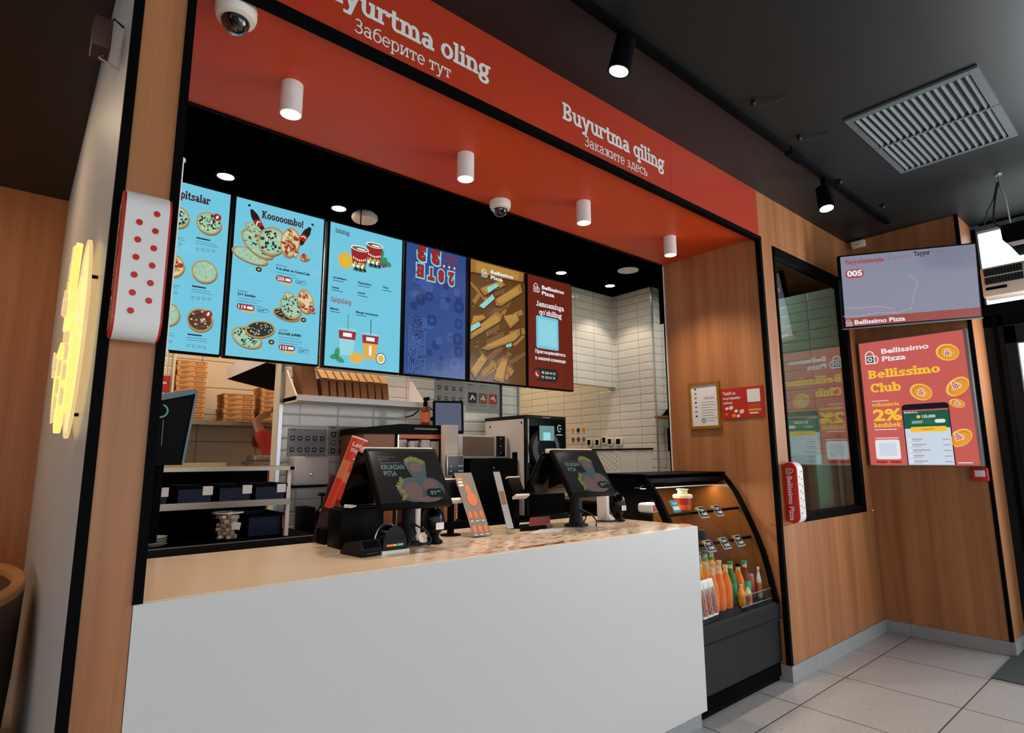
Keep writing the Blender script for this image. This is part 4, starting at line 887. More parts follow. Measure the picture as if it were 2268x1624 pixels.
for px, py, s in ((829, 567, .95), (796, 575, 1.0)):
    u, v = P_(px, py); L = 4 if s == 1 else 3; f2 = Fr(MF.P(u, v), MF.u, MF.v)
    g_poly(m, f2, [(-.04*s, -.085), (.04*s, -.085), (.064*s, .075), (-.064*s, .075)], 'menu_red', L); g_poly(m, f2, [(-.04*s, -.085), (.04*s, -.085), (.048*s, -.03), (-.048*s, -.03)], 'cup_green', L+.4)
    for k in range(9): g_ell(m, f2, -.04+.01*k, -.05+.022*math.sin(k*2.1), .01, .014, ('menu_white', 'menu_yellow', 'menu_ink')[k % 3], L+.7+.03*k, 30*k, 6)
    for k in range(7): g_ell(m, f2, -.042+.014*k, .005-.012*math.sin(k*math.pi/6), .005, .008, 'menu_white', L+.8, 0, 6)
    g_ell(m, f2, 0, .075, .066*s, .02, 'menu_white', L+1); g_ell(m, f2, 0, .074, .056*s, .014, 'crust_shade', L+1.3); g_ell(m, f2, .01, .072, .035*s, .006, 'menu_white', L+1.6)
for s, px, py, w_ in (('Amerikano', 737, 613, 31), ('Latte', 735, 635, 16), ('Kapuchino', 793, 625, 30), ('Limon', 792, 647, 17), ('Choy', 847, 635, 14), ('Maxito', 731, 682, 20), ('Mango-marakuyya', 788, 690, 50)):
    (u0, v0), (u1, _) = P_(px, py), P_(px+w_, py); g_text(m, MF, s, u0, v0-.008, .0135, 'menu_ink', 3, .045, width=u1-u0); bars(m, px, py+8, 26, 1, 5, 'menu_ink', .004)
for px, py in ((769, 745), (820, 755)):
    u, v = P_(px, py); f2 = Fr(MF.P(u, v), MF.u, MF.v); og = px > 800; d = 'orange_drink' if og else 'clear_cup'
    g_poly(m, f2, [(-.042, -.125), (.042, -.125), (.058, .02), (-.058, .02)], d, 3); g_poly(m, f2, [(-.055, -.02), (.055, -.02), (.06, .035), (-.06, .035)], 'menu_red', 4); g_rect(m, f2, -.03, .03, -.004, .022, 'menu_white', 5)
    g_ell(m, f2, 0, .042, .067, .012, 'menu_cyan_light', 3.5); g_rect(m, f2, -.002, .003, .04, .145, 'mint' if not og else 'menu_wine', 5)
    if og: g_rect(m, f2, -.008, .01, -.1, -.035, 'menu_white', 5)
for px, py, r_ in ((741, 790, 12), (752, 797, -20), (746, 781, 80)): u, v = P_(px, py); g_ell(m, MF, u, v, .032, .017, 'mint', 5, r_)
u, v = P_(789, 793); g_ell(m, MF, u, v, .05, .036, 'orange_fruit', 5, 10); u, v = P_(843, 795); g_ell(m, MF, u, v, .036, .04, 'cola_dark', 5); g_ell(m, MF, u, v, .031, .035, 'menu_white', 5.5); g_ell(m, MF, u, v, .022, .026, 'menu_yellow', 6)
m.build('display', t)
# 4 blue
t, x0, x1, z0, z1 = screen(3); m = MB(); g_rect(m, MF, x0, x1, z0, z1, 'blue_ground', 1); rnd = random.Random(5)
for k in range(34):
    a, b, r_ = x0+.04+rnd.random()*(x1-x0-.12), z0+.04+rnd.random()*.62, .025+.035*rnd.random(); g_rr(m, MF, a, min(a+r_*1.5, x1), b, b+r_*1.6, r_*.5, 'blue_deep' if k % 3 else 'blue_mid', 1.3+.02*k)
    if k % 2: g_rr(m, MF, a+r_*.4, min(a+r_*1.1, x1), b+r_*.5, b+r_*1.1, r_*.25, 'blue_ground', 2)
for i in range(26):
    for j in range(9):
        if rnd.random() < .7: g_ell(m, MF, x0+.035+.016*j+.003*(i % 2), z0+.02+.0155*i, .0028, .0036, 'blue_dot', 2.4, 0, 6)
def glow(s, px, py, h, w_):
    u, v = P_(px, py)
    g_text(m, MF, s, u, v, h, 'glow_cyan', 3, .17, width=w_*1.3, align='c', rot=180); g_text(m, MF, s, u, v, h, 'glow_red', 5, .085, width=w_, align='c', rot=180)
glow('3', 934, 548, .1, .075); glow('3', 965, 557, .1, .075); glow('E', 931, 588, .085, .06); glow('T', 955, 596, .085, .06); glow('8', 977, 601, .085, .055); glow('2', 999, 606, .09, .055)
for k in range(3): u, v = P_(983+11.5*k, 590+2.5*k); g_rr(m, MF, u-.013, u+.013, v-.018, v+.018, .006, 'glow_red', 4); g_rr(m, MF, u-.006, u+.006, v-.009, v+.009, .003, 'menu_white', 5)
for k in range(2):
    for j in range(7): u, v = P_(983+5*j, 566+9*k+1.4*j); g_rect(m, MF, u-.005, u+.006, v-.011, v+.008, 'glow_red', 4)
m.build('display', t)
# 5 golden snack close-up
t, x0, x1, z0, z1 = screen(4); m = MB(); g_rect(m, MF, x0, x1, z0, z1, 'snack_ground', 1); rnd = random.Random(9)
EM('snack_mid', (124, 82, 30), .85)
for k in range(26):
    u, v, a = rnd.uniform(x0+.05, x1-.05), rnd.uniform(z0+.06, z1-.16), math.radians(rnd.choice((30, 40, 55, 150, 20))); L, w_ = rnd.uniform(.05, .12), rnd.uniform(.018, .03); c_, s_ = math.cos(a), math.sin(a)
    pp = [(min(max(u+p*L*c_-q*w_*s_, x0), x1), min(max(v+p*L*s_+q*w_*c_, z0), z1)) for p, q in ((-1, -1), (1, -.9), (1.05, .8), (-.95, 1))]
    g_poly(m, MF, [(a_, b_-.006) for a_, b_ in pp], 'snack_shade', 1.2+.02*k); g_poly(m, MF, pp, ('snack_mid', 'snack_gold')[k % 2], 1.21+.02*k)
def strip(pts, lv, c='snack_gold'):
    uv = []
    for p in pts:
        u, v = P_(*p); uv.append((min(max(u, x0), x1), min(max(v, z0), z1)))
    if sum(uv[i][0]*uv[(i+1) % len(uv)][1]-uv[(i+1) % len(uv)][0]*uv[i][1] for i in range(len(uv))) < 0: uv = uv[::-1]
    cx, cy = sum(p[0] for p in uv)/len(uv), sum(p[1] for p in uv)/len(uv)
    g_poly(m, MF, [(min(max(cx+(a-cx)*1.07+.004, x0), x1), max(cy+(b-cy)*1.07-.008, z0)) for a, b in uv], 'snack_shade', lv); g_poly(m, MF, uv, c, lv+.4)
    if c != 'mozzarella': g_poly(m, MF, [(cx+(a-cx)*.82-.002, cy+(b-cy)*.75+.004) for a, b in uv], 'snack_light', lv+.8)
    for _ in range(7): g_ell(m, MF, cx+(uv[0][0]-cx)*rnd.uniform(-.8, .8), cy+(uv[0][1]-cy)*rnd.uniform(-.8, .8), .004, .003, 'snack_shade', lv+1, 0, 6)
for pts, lv in ((((1042, 573), (1160, 604), (1158, 625), (1120, 618), (1042, 602)), 2), (((1062, 640), (1110, 620), (1120, 632), (1072, 655)), 3), (((1096, 664), (1152, 628), (1157, 648), (1110, 678), (1098, 677)), 4), (((1048, 700), (1072, 697), (1076, 705), (1036, 722)), 5), (((1034, 735), (1100, 690), (1113, 698), (1108, 712), (1040, 752), (1033, 755)), 7), (((1064, 772), (1150, 728), (1152, 742), (1140, 755), (1080, 776)), 9), (((1036, 820), (1068, 782), (1080, 795), (1052, 838)), 6), (((1092, 840), (1110, 792), (1125, 796), (1114, 848)), 6), (((1112, 700), (1145, 694), (1150, 710), (1130, 728)), 5)): strip(pts, lv)
for pts in (((1078, 638), (1098, 628), (1104, 634), (1080, 650)), ((1060, 678), (1090, 652), (1095, 662), (1070, 684)), ((1035, 722), (1060, 713), (1064, 722), (1035, 735)), ((1120, 764), (1132, 760), (1132, 768), (1120, 770))): strip(pts, 11, 'mozzarella')
for k in range(46): u, v = rnd.uniform(x0+.02, x1-.02), rnd.uniform(z0+.03, z1-.1); g_ell(m, MF, u, v, .005, .0035, ('mozzarella', 'snack_shade', 'snack_light')[k % 3], 12.5, rnd.random()*90, 6)
u, v = P_(1066, 612); emblem(m, MF, u, v, .062, 'menu_white', 14); (u0, v0), (u1, _) = P_(1086, 605), P_(1136, 618); g_text(m, MF, 'Bellissimo', u0, v0-.004, .028, 'menu_white', 14, .03, width=u1-u0); u0, v0 = P_(1086, 617); g_text(m, MF, 'Pizza', u0, v0-.004, .028, 'menu_white', 14, .03, width=(u1-u0)*.52)
m.build('display', t)
# 6 recruiting
t, x0, x1, z0, z1 = screen(5); m = MB(); g_rect(m, MF, x0, x1, z0, z1, 'ad_red', 1)
u, v = P_(1182, 645); emblem(m, MF, u, v, .075, 'menu_white', 2); (u0, v0), (u1, _) = P_(1200, 639), P_(1249, 650); g_text(m, MF, 'Bellissimo', u0, v0-.004, .033, 'menu_white', 2, .03, width=u1-u0); u0, v0 = P_(1200, 651); g_text(m, MF, 'Pizza', u0, v0-.006, .033, 'menu_white', 2, .03, width=(u1-u0)*.55)
uc = (x0+x1)/2; _, v = P_(1215, 680); g_slab(m, MF, 'Jamoamizga', uc, v-.012, .045, 'menu_white', 3, .19, .13, width=.33, align='c'); _, v = P_(1213, 697); g_slab(m, MF, "qo'shiling", uc, v-.012, .045, 'menu_white', 3, .19, .13, width=.27, align='c')
(a, b), (c, d) = P_(1188, 770), P_(1236, 708); g_rr(m, MF, a, c, b, d, .018, 'menu_cyan', 2); g_rr(m, MF, a+.025, c-.025, b+.025, d-.025, .01, 'menu_cyan_light', 3)
_, v = P_(1210, 783); g_slab(m, MF, 'Присоединяйтесь', uc-.005, v-.006, .03, 'menu_white', 3, .18, .13, width=.36, align='c'); _, v = P_(1210, 797); g_slab(m, MF, 'к нашей команде', uc-.005, v-.008, .03, 'menu_white', 3, .18, .13, width=.36, align='c')
u, v = P_(1209, 831); g_rr(m, MF, u-.145, u+.145, v-.055, v+.055, .05, 'ad_green', 2); g_ell(m, MF, u-.1, v, .036, .036, 'menu_red', 3); g_line(m, MF, [(u-.115, v+.014), (u-.106, v-.006), (u-.088, v-.015)], .009, 'menu_white', 4)
g_text(m, MF, '98 200 44 55', u-.05, v+.008, .022, 'menu_white', 4, .0, width=.16); g_text(m, MF, '95 125 01 74', u-.05, v-.03, .022, 'menu_white', 4, 0, width=.155)
m.build('display', t)
# ================================================================== service counter
t = thing('service_counter', 'long white service counter with a pale worktop', 'counter', (-2.4, .4, 0))
m = MB(); m.box(-3.848, -1.03, 0, .02, .09, 1.098, 'counter_white'); m.box(-1.05, -1.03, .02, .86, .09, 1.098, 'counter_white'); m.box(-3.848, -1.05, .84, .86, .09, 1.05, 'soft_black'); m.build('front_panel', t)
m = MB(); m.box(-3.848, -1.035, .02, .84, 1.06, 1.1, 'worktop_cream'); m.box(-3.848, -2.99, .84, .865, 1.06, 1.1, 'worktop_cream'); m.build('worktop', t)
m = MB(); m.box(-3.848, -1.045, .03, .8, 0, .09, 'terrazzo_base'); m.build('plinth', t)
M('inlay_base', (226, 206, 188), .16); M('inlay_rust', (176, 104, 62), .2); M('inlay_tan', (200, 150, 112), .2); M('inlay_dark', (106, 50, 30), .2)
m = MB(); f = Fr((0, 0, 1.1), (1, 0, 0), (0, 1, 0)); rnd = random.Random(3)
pts = [(-2.86, .20), (-2.72, .44), (-2.40, .455), (-2.05, .43), (-1.72, .42), (-1.40, .50), (-1.06, .62), (-1.06, .05), (-1.4, .035), (-2.7, .03)][::-1]
g_poly(m, f, pts, 'inlay_base', .6)
for k in range(330):
    u, v = rnd.uniform(-2.84, -1.07), rnd.uniform(.04, .6)
    top = .2+(u+2.86)*1.7 if u < -2.72 else (.44 if u < -1.75 else .42+(u+1.72)*.3)
    if v > top-.02: continue
    g_ell(m, f, u, v, .012+.014*rnd.random(), .006+.006*rnd.random(), rnd.choice(('inlay_rust', 'inlay_tan', 'inlay_tan', 'inlay_tan')), 1+.001*k, 0, 9)
for k in range(26):
    a = k*.5; u, v = -2.18+.17*rnd.uniform(-1, 1), .055+.012*rnd.uniform(-1, 1); g_ell(m, f, u, v, .03, .008, ('inlay_dark', 'inlay_rust')[k % 2], 1.8+.01*k, 0, 9)
m.build('printed_inlay', t)

# ------------------------------------------------------------------ till units on the counter
EM('pos_dark', (8, 9, 11), .6, .14); EM('pos_text', (120, 150, 150), .7); EM('pos_faint', (64, 70, 84), .7); EM('pos_plate', (64, 80, 82), .7); EM('pos_green', (92, 104, 52), .8); EM('pos_meat', (102, 76, 74), .8); EM('pos_yolk', (132, 108, 36), .8)
def till(off, lab):
    ox = Vector(off); S = Vector((-2.782, .328, 1.423))+ox; a = math.radians(32)
    U = Vector((1, 0, 0)); V = Vector((0, math.sin(a), math.cos(a))); N = U.cross(V); f = Fr(S, U, V)
    t = thing('till_terminal', lab, 'till', Vector((-2.66, .5, 1.1))+ox, 'two sided till terminals')
    R4 = Matrix.Translation(S) @ Matrix((U, V, N)).transposed().to_4x4()
    m = MB(); m.T = R4; m.rbox(-.185, .185, -.15, .15, -.03, 0, 'black_plastic', .008); m.build('customer_screen', t)
    d = MB(); g_rect(d, f, -.172, .172, -.128, .13, 'pos_dark', 1)
    emblem(d, f, -.135, .082, .022, 'pos_faint', 2); g_text(d, f, 'Bellissimo', -.11, .098, .008, 'pos_faint', 2, 0, width=.06); g_text(d, f, 'Pizza', -.11, .085, .008, 'pos_faint', 2, 0, width=.028)
    text_bars(d, f, -.13, .068, .11, 1, .01, 'pos_faint', 2, .004)
    g_text(d, f, 'KRUASSAN', -.13, .036, .026, 'pos_text', 2, .0, width=.112); g_text(d, f, 'PITSA', -.125, .003, .026, 'pos_text', 2, 0, width=.062)
    for (u, v, r, c) in ((-.0, -.068, .078, 'pos_plate'), (.085, -.07, .075, 'pos_plate')): g_ell(d, f, u, v, r, r*.8, c, 2)
    g_poly(d, f, [(.03, -.06), (.075, -.06), (.1, .075), (.06, .098), (.02, .09), (-.015, .07)], 'pos_plate', 2.4)
    for k in range(9): g_ell(d, f, -.06+.012*math.sin(k), -.11+.012*k, .014, .008, ('pos_green', 'pos_yolk')[k % 2], 3+.05*k, 40-12*k, 8); g_ell(d, f, -.002+.011*k, .078+.012*math.sin(k*.5), .008, .014, ('pos_green', 'pos_yolk')[k % 2], 3+.05*k, 0, 8)
    g_ell(d, f, .0, -.075, .045, .045, 'pos_meat', 3.6); g_ell(d, f, .09, -.055, .04, .035, 'pos_meat', 3.6); g_ell(d, f, .045, .045, .032, .026, 'pos_meat', 3.6); g_ell(d, f, .06, -.12, .06, .014, 'pos_meat', 3.7)
    g_rr(d, f, .06, .15, -.112, -.068, .02, 'pos_dark', 4.4); g_text(d, f, '89', .08, -.098, .02, 'pos_text', 5, 0, width=.03); g_rect(d, f, .115, .135, -.085, -.08, 'pos_text', 5)
    d.build('display', t)
    m = MB(); B = S+Vector((0, .245, -.012)); a2 = math.radians(-36); V2 = Vector((0, math.sin(a2), math.cos(a2))); N2 = U.cross(V2)
    m.T = Matrix.Translation(B) @ Matrix((U, V2, N2)).transposed().to_4x4(); m.rbox(-.18, .18, -.15, .15, -.012, .014, 'black_gloss', .008); m.build('staff_screen', t)
    m = MB(); m.prism([S+Vector((-.1, .06, -.06)), S+Vector((-.1, .12, .1)), S+Vector((-.1, .18, .02)), S+Vector((-.1, .2, -.1))], (.2, 0, 0), 'black_plastic'); m.rbox(S.x-.18, S.x+.18, S.y+.10, S.y+.135, S.z+.105, S.z+.13, 'cream_box', .004); m.build('hinge_body', t)
    m = MB(); bx, by = S.x+.16, S.y+.17; m.lathe([(.072, 1.1-S.z), (.07, 1.112-S.z), (.045, 1.12-S.z), (.038, 1.16-S.z), (.034, -.08), (.04, -.03)], (bx-.06, by, S.z), 28, 'charcoal'); m.build('stand', t)
    m = MB(); m.tube([(bx-.06, by-.03, 1.2), (bx-.03, by-.10, 1.17), (bx-.01, by-.12, 1.13), (bx-.03, by-.13, 1.106)], .0045, 'cable_black'); m.tube([(bx-.06, by-.03, 1.2), (bx-.08, by-.10, 1.16), (bx-.14, by-.12, 1.108)], .0045, 'cable_black'); m.build('cable', t)
    return t
t1 = till((0, 0, 0), 'black till with a croissant pizza advert, left one on the counter')
dup(t1, (1.128, -.015, 0), 'black till nearest the display fridge, reflecting the bright window')
def scanner(x, y, lab):
    t = thing('barcode_scanner', lab, 'scanner', (x, y, 1.1), 'handheld scanners in their stands')
    m = MB(); m.rbox(x-.085, x-.055, y+.0, y+.09, 1.106, 1.285, 'silver_panel', .011, 3); m.prism([(x-.072, y-.02, 1.104), (x-.02, y-.03, 1.104), (x-.03, y+.0, 1.125), (x-.072, y+.02, 1.17)], (0, .06, 0), 'silver_panel'); m.build('handle_shell', t)
    m = MB(); m.uvsphere((x+.01, y, 1.205), .066, 'black_gloss', 24, 14, -1, 1, (.8, .85, 1.25)); m.build('head', t)
    m = MB(); f = FY(y-.053); g_rr(m, f, x-.01, x+.035, 1.168, 1.20, .004, 'paper', 8); m.build('label_sticker', t)
    m = MB(); m.lathe([(.045, 0), (.046, .012), (.03, .022), (.02, .06)], (x+.005, y-.01, 1.1), 20, 'black_plastic'); m.tube([(x, y-.02, 1.115), (x-.05, y-.045, 1.108), (x-.1, y-.01, 1.106), (x-.12, y+.06, 1.106)], .005, 'cable_black'); m.build('stand_base', t)
    return t
s1 = scanner(-2.585, .455, 'black scanner with white handle under the left till screen')
dup(s1, (1.41, .04, 0), 'black scanner with white handle at the right till')
def reader_post(x, y, lab):
    t = thing('card_reader_stand', lab, 'card reader', (x, y, 1.1), 'card readers on posts')
    m = MB(); m.lathe([(.055, 0), (.055, .006), (.014, .01), (.014, .18)], (x, y, 1.1), 20, 'black_metal'); m.rbox(x-.016, x+.016, y-.012, y+.012, 1.105, 1.29, 'black_metal', .004); m.build('post', t)
    a = math.radians(25); m = MB(); m.T = Matrix.Translation((x, y, 1.315)) @ Matrix.Rotation(math.radians(-30), 4, 'X'); m.rbox(-.05, .045, -.02, .0, -.045, .075, 'black_plastic', .008); m.build('reader', t)
    m = MB(); m.T = Matrix.Translation((x, y, 1.315)) @ Matrix.Rotation(math.radians(-30), 4, 'X'); m.rbox(-.055, .05, -.045, .0, -.06, -.045, 'silver_panel', .004); m.build('tray', t)
    m = MB(); m.T = Matrix.Translation((x, y, 1.315)) @ Matrix.Rotation(math.radians(-30), 4, 'X'); m.box(-.05, .045, -.02, 0, .073, .08, 'silver_panel'); m.build('top_edge', t)
    return t
r1 = reader_post(-2.352, .635, 'black post stand behind the leaning pizza card')
dup(r1, (.475, .02, 0), 'card reader on a black post between the acrylic card and right till')
# payment terminal at the front left
t = thing('payment_terminal', 'dark wedge payment terminal lying at the front of the worktop', 'payment terminal', (-2.99, .36, 1.1))
m = MB(); m.T = Matrix.Translation((-2.985, .37, 1.1)) @ Matrix.Rotation(math.radians(8), 4, 'Z'); m.prism([(-.048, -.07, 0), (-.05, -.082, .03), (-.05, -.06, .066), (-.048, .05, .05), (-.045, .09, .012), (-.045, .09, 0)], (.096, 0, 0), 'charcoal'); m.build('body', t)
m = MB(); m.T = Matrix.Translation((-2.985, .37, 1.1)) @ Matrix.Rotation(math.radians(8), 4, 'Z'); m.poly([(-.04, -.0805, .034), (.038, -.0805, .034), (.038, -.0635, .062), (-.04, -.0635, .062)], 'black_gloss'); m.box(-.03, .03, -.083, -.079, .012, .016, 'steel_dark'); m.build('screen', t)
# QR-less payment puck with coloured lights
EM('led_orange', (220, 110, 50), 1.2); EM('led_green', (60, 170, 110), 1.2)
t = thing('payment_puck', 'black domed payment device with orange and green lights on a white base', 'payment device', (-2.86, .36, 1.1)); x, y = -2.853, .365
m = MB(); m.prism([(x-.066, y-.055, 1.1), (x+.066, y-.055, 1.1), (x+.05, y+.06, 1.1), (x-.05, y+.06, 1.1)], (0, 0, .012), 'white_paint'); m.build('base', t)
m = MB(); pts = [(x+.058*math.cos(a_), y-.045, 1.112+.10*math.sin(a_)**.8) for a_ in [math.pi*k/14 for k in range(15)]]; m.prism(pts, (0, .075, 0), 'black_gloss', True); m.build('dome', t)
m = MB(); pts = [(x+.061*math.cos(a_), y+.03, 1.112+.105*max(0, math.sin(a_))**.8) for a_ in [math.pi*k/14 for k in range(15)]]; m.tube(pts, .004, 'aluminium', 6); m.build('rim', t)
m = MB(); f = FY(y-.0455); g_rect(m, f, x-.04, x-.012, 1.128, 1.136, 'led_orange', 1); g_rect(m, f, x-.01, x+.008, 1.128, 1.136, 'menu_yellow', 1); g_rect(m, f, x+.012, x+.04, 1.128, 1.137, 'led_green', 1); m.build('lights', t)
# receipt printer
t = thing('receipt_printer', 'tall black receipt printer under the left till', 'printer', (-2.88, .62, 1.1))
m = MB(); m.rbox(-3.0, -2.785, .555, .70, 1.1, 1.275, 'black_plastic', .006); m.build('body', t)
m = MB(); m.rbox(-2.985, -2.8, .575, .68, 1.275, 1.283, 'charcoal', .003); m.prism([(-2.985, .56, 1.283), (-2.95, .555, 1.279), (-2.92, .57, 1.284), (-2.97, .59, 1.29)], (0, 0, .006), 'cream_box'); m.build('paper_slot', t)
t = thing('tube_rack', 'dark red and black rack holding the leaning tubes', 'rack', (-3.0, .8, 1.1)); a = at(1, .8, 737, 1140)
m = MB(); m.box(a.x-.06, a.x+.08, .745, .84, 1.1, 1.17, 'soft_black'); m.build('tray', t)
m = MB(); m.prism([(a.x-.06, .885, 1.1), (a.x+.06, .885, 1.1), (a.x+.14, .885, 1.42), (a.x+.02, .885, 1.42)], (0, .012, 0), 'rack_maroon'); m.build('back_plate', t)
# two leaning acrylic cards
t = thing('menu_card_holder', 'clear acrylic holder with a grey pizza card leaning on the counter', 'menu card', (-2.28, .46, 1.1))
bl, br = Vector((-2.336, .455, 1.102)), Vector((-2.212, .455, 1.102)); tl = at(0, -2.336, 1003, 1046); U = (br-bl).normalized(); V = (tl-bl); Lc = V.length; V = V.normalized(); f = Fr(bl, U, V)
M('card_grey', (120, 112, 106), .5); M('card_pizza', (196, 116, 70), .5); M('card_pizza_dark', (160, 82, 44), .5)
m = MB(); m.T = Matrix.Translation(bl) @ Matrix((U, V, f.n)).transposed().to_4x4(); m.box(0, .124, 0, Lc, -.002, .0, 'acrylic'); m.build('acrylic_sheet', t)
m = MB(); g_rect(m, f, .004, .12, .008, Lc-.006, 'card_grey', 1)
for k in range(3): g_rect(m, f, .012, .042, Lc-.05-.018*k, Lc-.038-.018*k, ('orange_print', 'cream_box', 'cream_box')[k], 2)
g_ell(m, f, .07, Lc*.56, .036, .045, 'card_pizza_dark', 2); g_ell(m, f, .07, Lc*.565, .032, .04, 'card_pizza', 3); g_ell(m, f, .062, Lc*.72, .018, .03, 'card_pizza', 2.6)
for i in range(2):
    for j in range(3): g_ell(m, f, .026+.036*j, Lc*(.33-.21*i), .015, .026, 'card_pizza_dark', 2); g_ell(m, f, .026+.036*j, Lc*(.33-.21*i), .012, .022, 'card_pizza', 3); g_rect(m, f, .016+.036*j, .034+.036*j, Lc*(.23-.2*i), Lc*(.23-.2*i)+.005, 'cream_box', 3)
m.build('pizza_card', t)
t = thing('menu_card_holder', 'clear acrylic holder seen nearly edge on beside the pizza card', 'menu card', (-2.09, .44, 1.1))
bl, br = Vector((-2.117, .443, 1.102)), Vector((-2.062, .443, 1.102)); tl = at(0, -2.117, 1090, 1042); U = (br-bl).normalized(); V = (tl-bl); V = (V-U*V.dot(U)); Lc = V.length; V = V.normalized(); f = Fr(bl, U, V)
m = MB(); m.T = Matrix.Translation(bl) @ Matrix((U, V, f.n)).transposed().to_4x4(); m.box(0, .055, 0, Lc, -.004, .0, 'acrylic'); m.build('acrylic_sheet', t)
m = MB(); g_rect(m, f, .004, .05, .03, Lc-.01, 'paper_grey', 1); g_rect(m, f, .008, .044, Lc*.45, Lc*.66, 'warm_window', 2); m.build('card', t)
m = MB(); m.prism([(-1.99, .40, 1.101), (-1.80, .36, 1.101), (-1.70, .44, 1.101), (-1.86, .47, 1.101)], (0, 0, .004), 'paper'); m.build('paper_sheet', None, 'white folded paper sheet lying in front of the right till', 'paper', base=(-1.85, .42, 1.1))
t = thing('booklet', 'dark booklets lying left of the right till', 'booklet', (-1.84, .52, 1.1))
m = MB(); m.prism([(-1.98, .50, 1.101), (-1.80, .48, 1.101), (-1.70, .60, 1.101), (-1.88, .62, 1.101)], (0, 0, .02), 'soft_black'); m.build('lower_booklet', t)
m = MB(); m.prism([(-1.90, .52, 1.121), (-1.75, .50, 1.121), (-1.66, .60, 1.15), (-1.80, .62, 1.15)], (0, 0, .006), 'dark_red'); m.build('upper_booklet', t)
# tube racks left of the till
def chip_tube(p0, p1, r, lab, w1, k):
    t = thing('cup_tube', lab, 'tube', p0, 'leaning cardboard tubes'); p0, p1 = Vector(p0), Vector(p1); d = p1-p0
    m = MB(); m.cyl(p0, p0+d*.42, r, 'tube_red', n=28); m.build('lower_body', t)
    m = MB(); m.cyl(p0+d*.42, p0+d*.68, r, 'tube_tan', n=28); m.build('middle_band', t)
    m = MB(); m.cyl(p0+d*.68, p1, r*1.02, 'tube_red', n=28)
    z = d.normalized(); cdir = (CAM-p1); cdir = (cdir-z*cdir.dot(z)).normalized(); xd = z.cross(cdir).normalized()*-1
    f = Fr(p1+cdir*(r*1.02), xd if xd.dot(_r) > 0 else -xd, z)
    for i, s in enumerate(w1): g_text(m, f, s, 0, -.042-.03*i, .022*k, 'cream_box', 8, .02, width=.045*k, align='c', rot=0)
    m.build('upper_band', t)
    m = MB(); m.cyl(p1, p1+z*.008, r*1.06, 'cream_box', n=28); m.build('lid', t); return t
chip_tube(at(1, .84, 735, 1128), at(1, .80, 796, 974), .04, 'tall red and tan tube leaning behind the left till', ('Let', 'Wrap!'), 1)
chip_tube(at(1, .77, 752, 1108), at(1, .75, 793, 1024), .028, 'shorter red tube leaning in front of the tall one', ('OK',), .8)

# ================================================================== display fridge
CX0, CX1 = -1.0, -.022
PROF = [(.036, .52), (.058, .62), (.082, .74), (.107, .842), (.15, .96), (.21, 1.10), (.283, 1.243), (.34, 1.322), (.39, 1.378)]
t = thing('display_fridge', 'black curved glass display fridge at the counter end', 'display fridge', (-.51, .4, 0))
m = MB(); m.box(CX0, CX1, .06, .8, .03, .40, 'soft_black'); m.box(CX0, CX1, .075, .78, 0, .03, 'black_metal'); m.build('base', t)
m = MB(); m.box(CX0, CX1, .045, .07, .13, .405, 'case_steel'); m.build('lower_panel', t)
m = MB(); m.prism([(CX0, .036, .405), (CX0, .036, .50), (CX0, .05, .515), (CX0, .30, .515), (CX0, .30, .405)], (CX1-CX0, 0, 0), 'case_steel'); m.box(CX0, CX1, .028, .036, .40, .412, 'charcoal'); m.build('upper_panel', t)
m = MB(); m.box(CX0+.02, CX1-.06, .05, .062, .035, .128, 'soft_black')
for k in range(44): m.box(CX0+.03+k*.0202, CX0+.042+k*.0202, .044, .052, .045, .12, 'black_metal')
m.build('vent_grille', t)
def side(x0, x1, nm):
    m = MB(); inner = [(y+.05, z-.012) for y, z in PROF]
    for i in range(len(PROF)-1): m.prism([(x0, *PROF[i]), (x0, *PROF[i+1]), (x0, *inner[i+1]), (x0, *inner[i])], (x1-x0, 0, 0), 'black_metal')
    m.box(x0, x1, .036, .8, .50, .53, 'black_metal'); m.box(x0, x1, .77, .8, .5, 1.385, 'black_metal'); m.box(x0, x1, .39, .8, 1.335, 1.386, 'black_metal'); m.build(nm, t)
side(CX1-.028, CX1, 'side_frame'); side(CX0, CX0+.026, 'side_frame')
m = MB(); m.box(CX0, CX1, .385, .80, 1.362, 1.392, 'black_plastic'); m.prism([(CX0, .385, 1.385), (CX0, .385, 1.335), (CX0, .45, 1.30), (CX0, .46, 1.385)], (CX1-CX0, 0, 0), 'black_plastic'); m.build('canopy', t)
m = MB(); m.box(CX0+.03, CX1-.03, .40, .50, 1.298, 1.303, 'aluminium'); m.box(CX0+.05, CX1-.05, .44, .47, 1.294, 1.298, 'led_strip'); m.build('light_bar', t)
lamp('fridge_light', 'AREA', (-.5, .47, 1.29), (-.5, .38, .6), 5, (1, .8, .55), .85, .05)
m = MB(); m.prism([(CX1-.032, y+.03, z) for y, z in PROF]+[(CX1-.032, .77, 1.36), (CX1-.032, .77, .53)], (.003, 0, 0), 'case_wood'); m.build('side_lining', t)
m = MB(); m.box(CX0+.026, -.42, .775, .785, .53, 1.34, 'soft_black'); m.box(-.42, CX1-.03, .765, .775, .53, 1.34, 'case_wood'); m.build('rear_doors', t)
m = MB(); m.box(CX0+.026, CX1-.03, .28, .70, 1.128, 1.136, 'case_glass'); m.box(CX0+.026, CX1-.03, .275, .285, 1.122, 1.140, 'black_metal'); m.build('glass_shelf', t)
m = MB(); m.box(CX0+.026, CX1-.03, .20, .70, .93, .938, 'case_glass'); m.box(CX0+.026, CX1-.03, .195, .205, .924, .942, 'black_metal'); m.build('glass_shelf', t)
m = MB(); m.box(CX0+.026, CX1-.03, .06, .77, .515, .525, 'black_metal'); m.build('floor_tray', t)
m = MB(); gp = [(y+.012, z) for y, z in PROF]
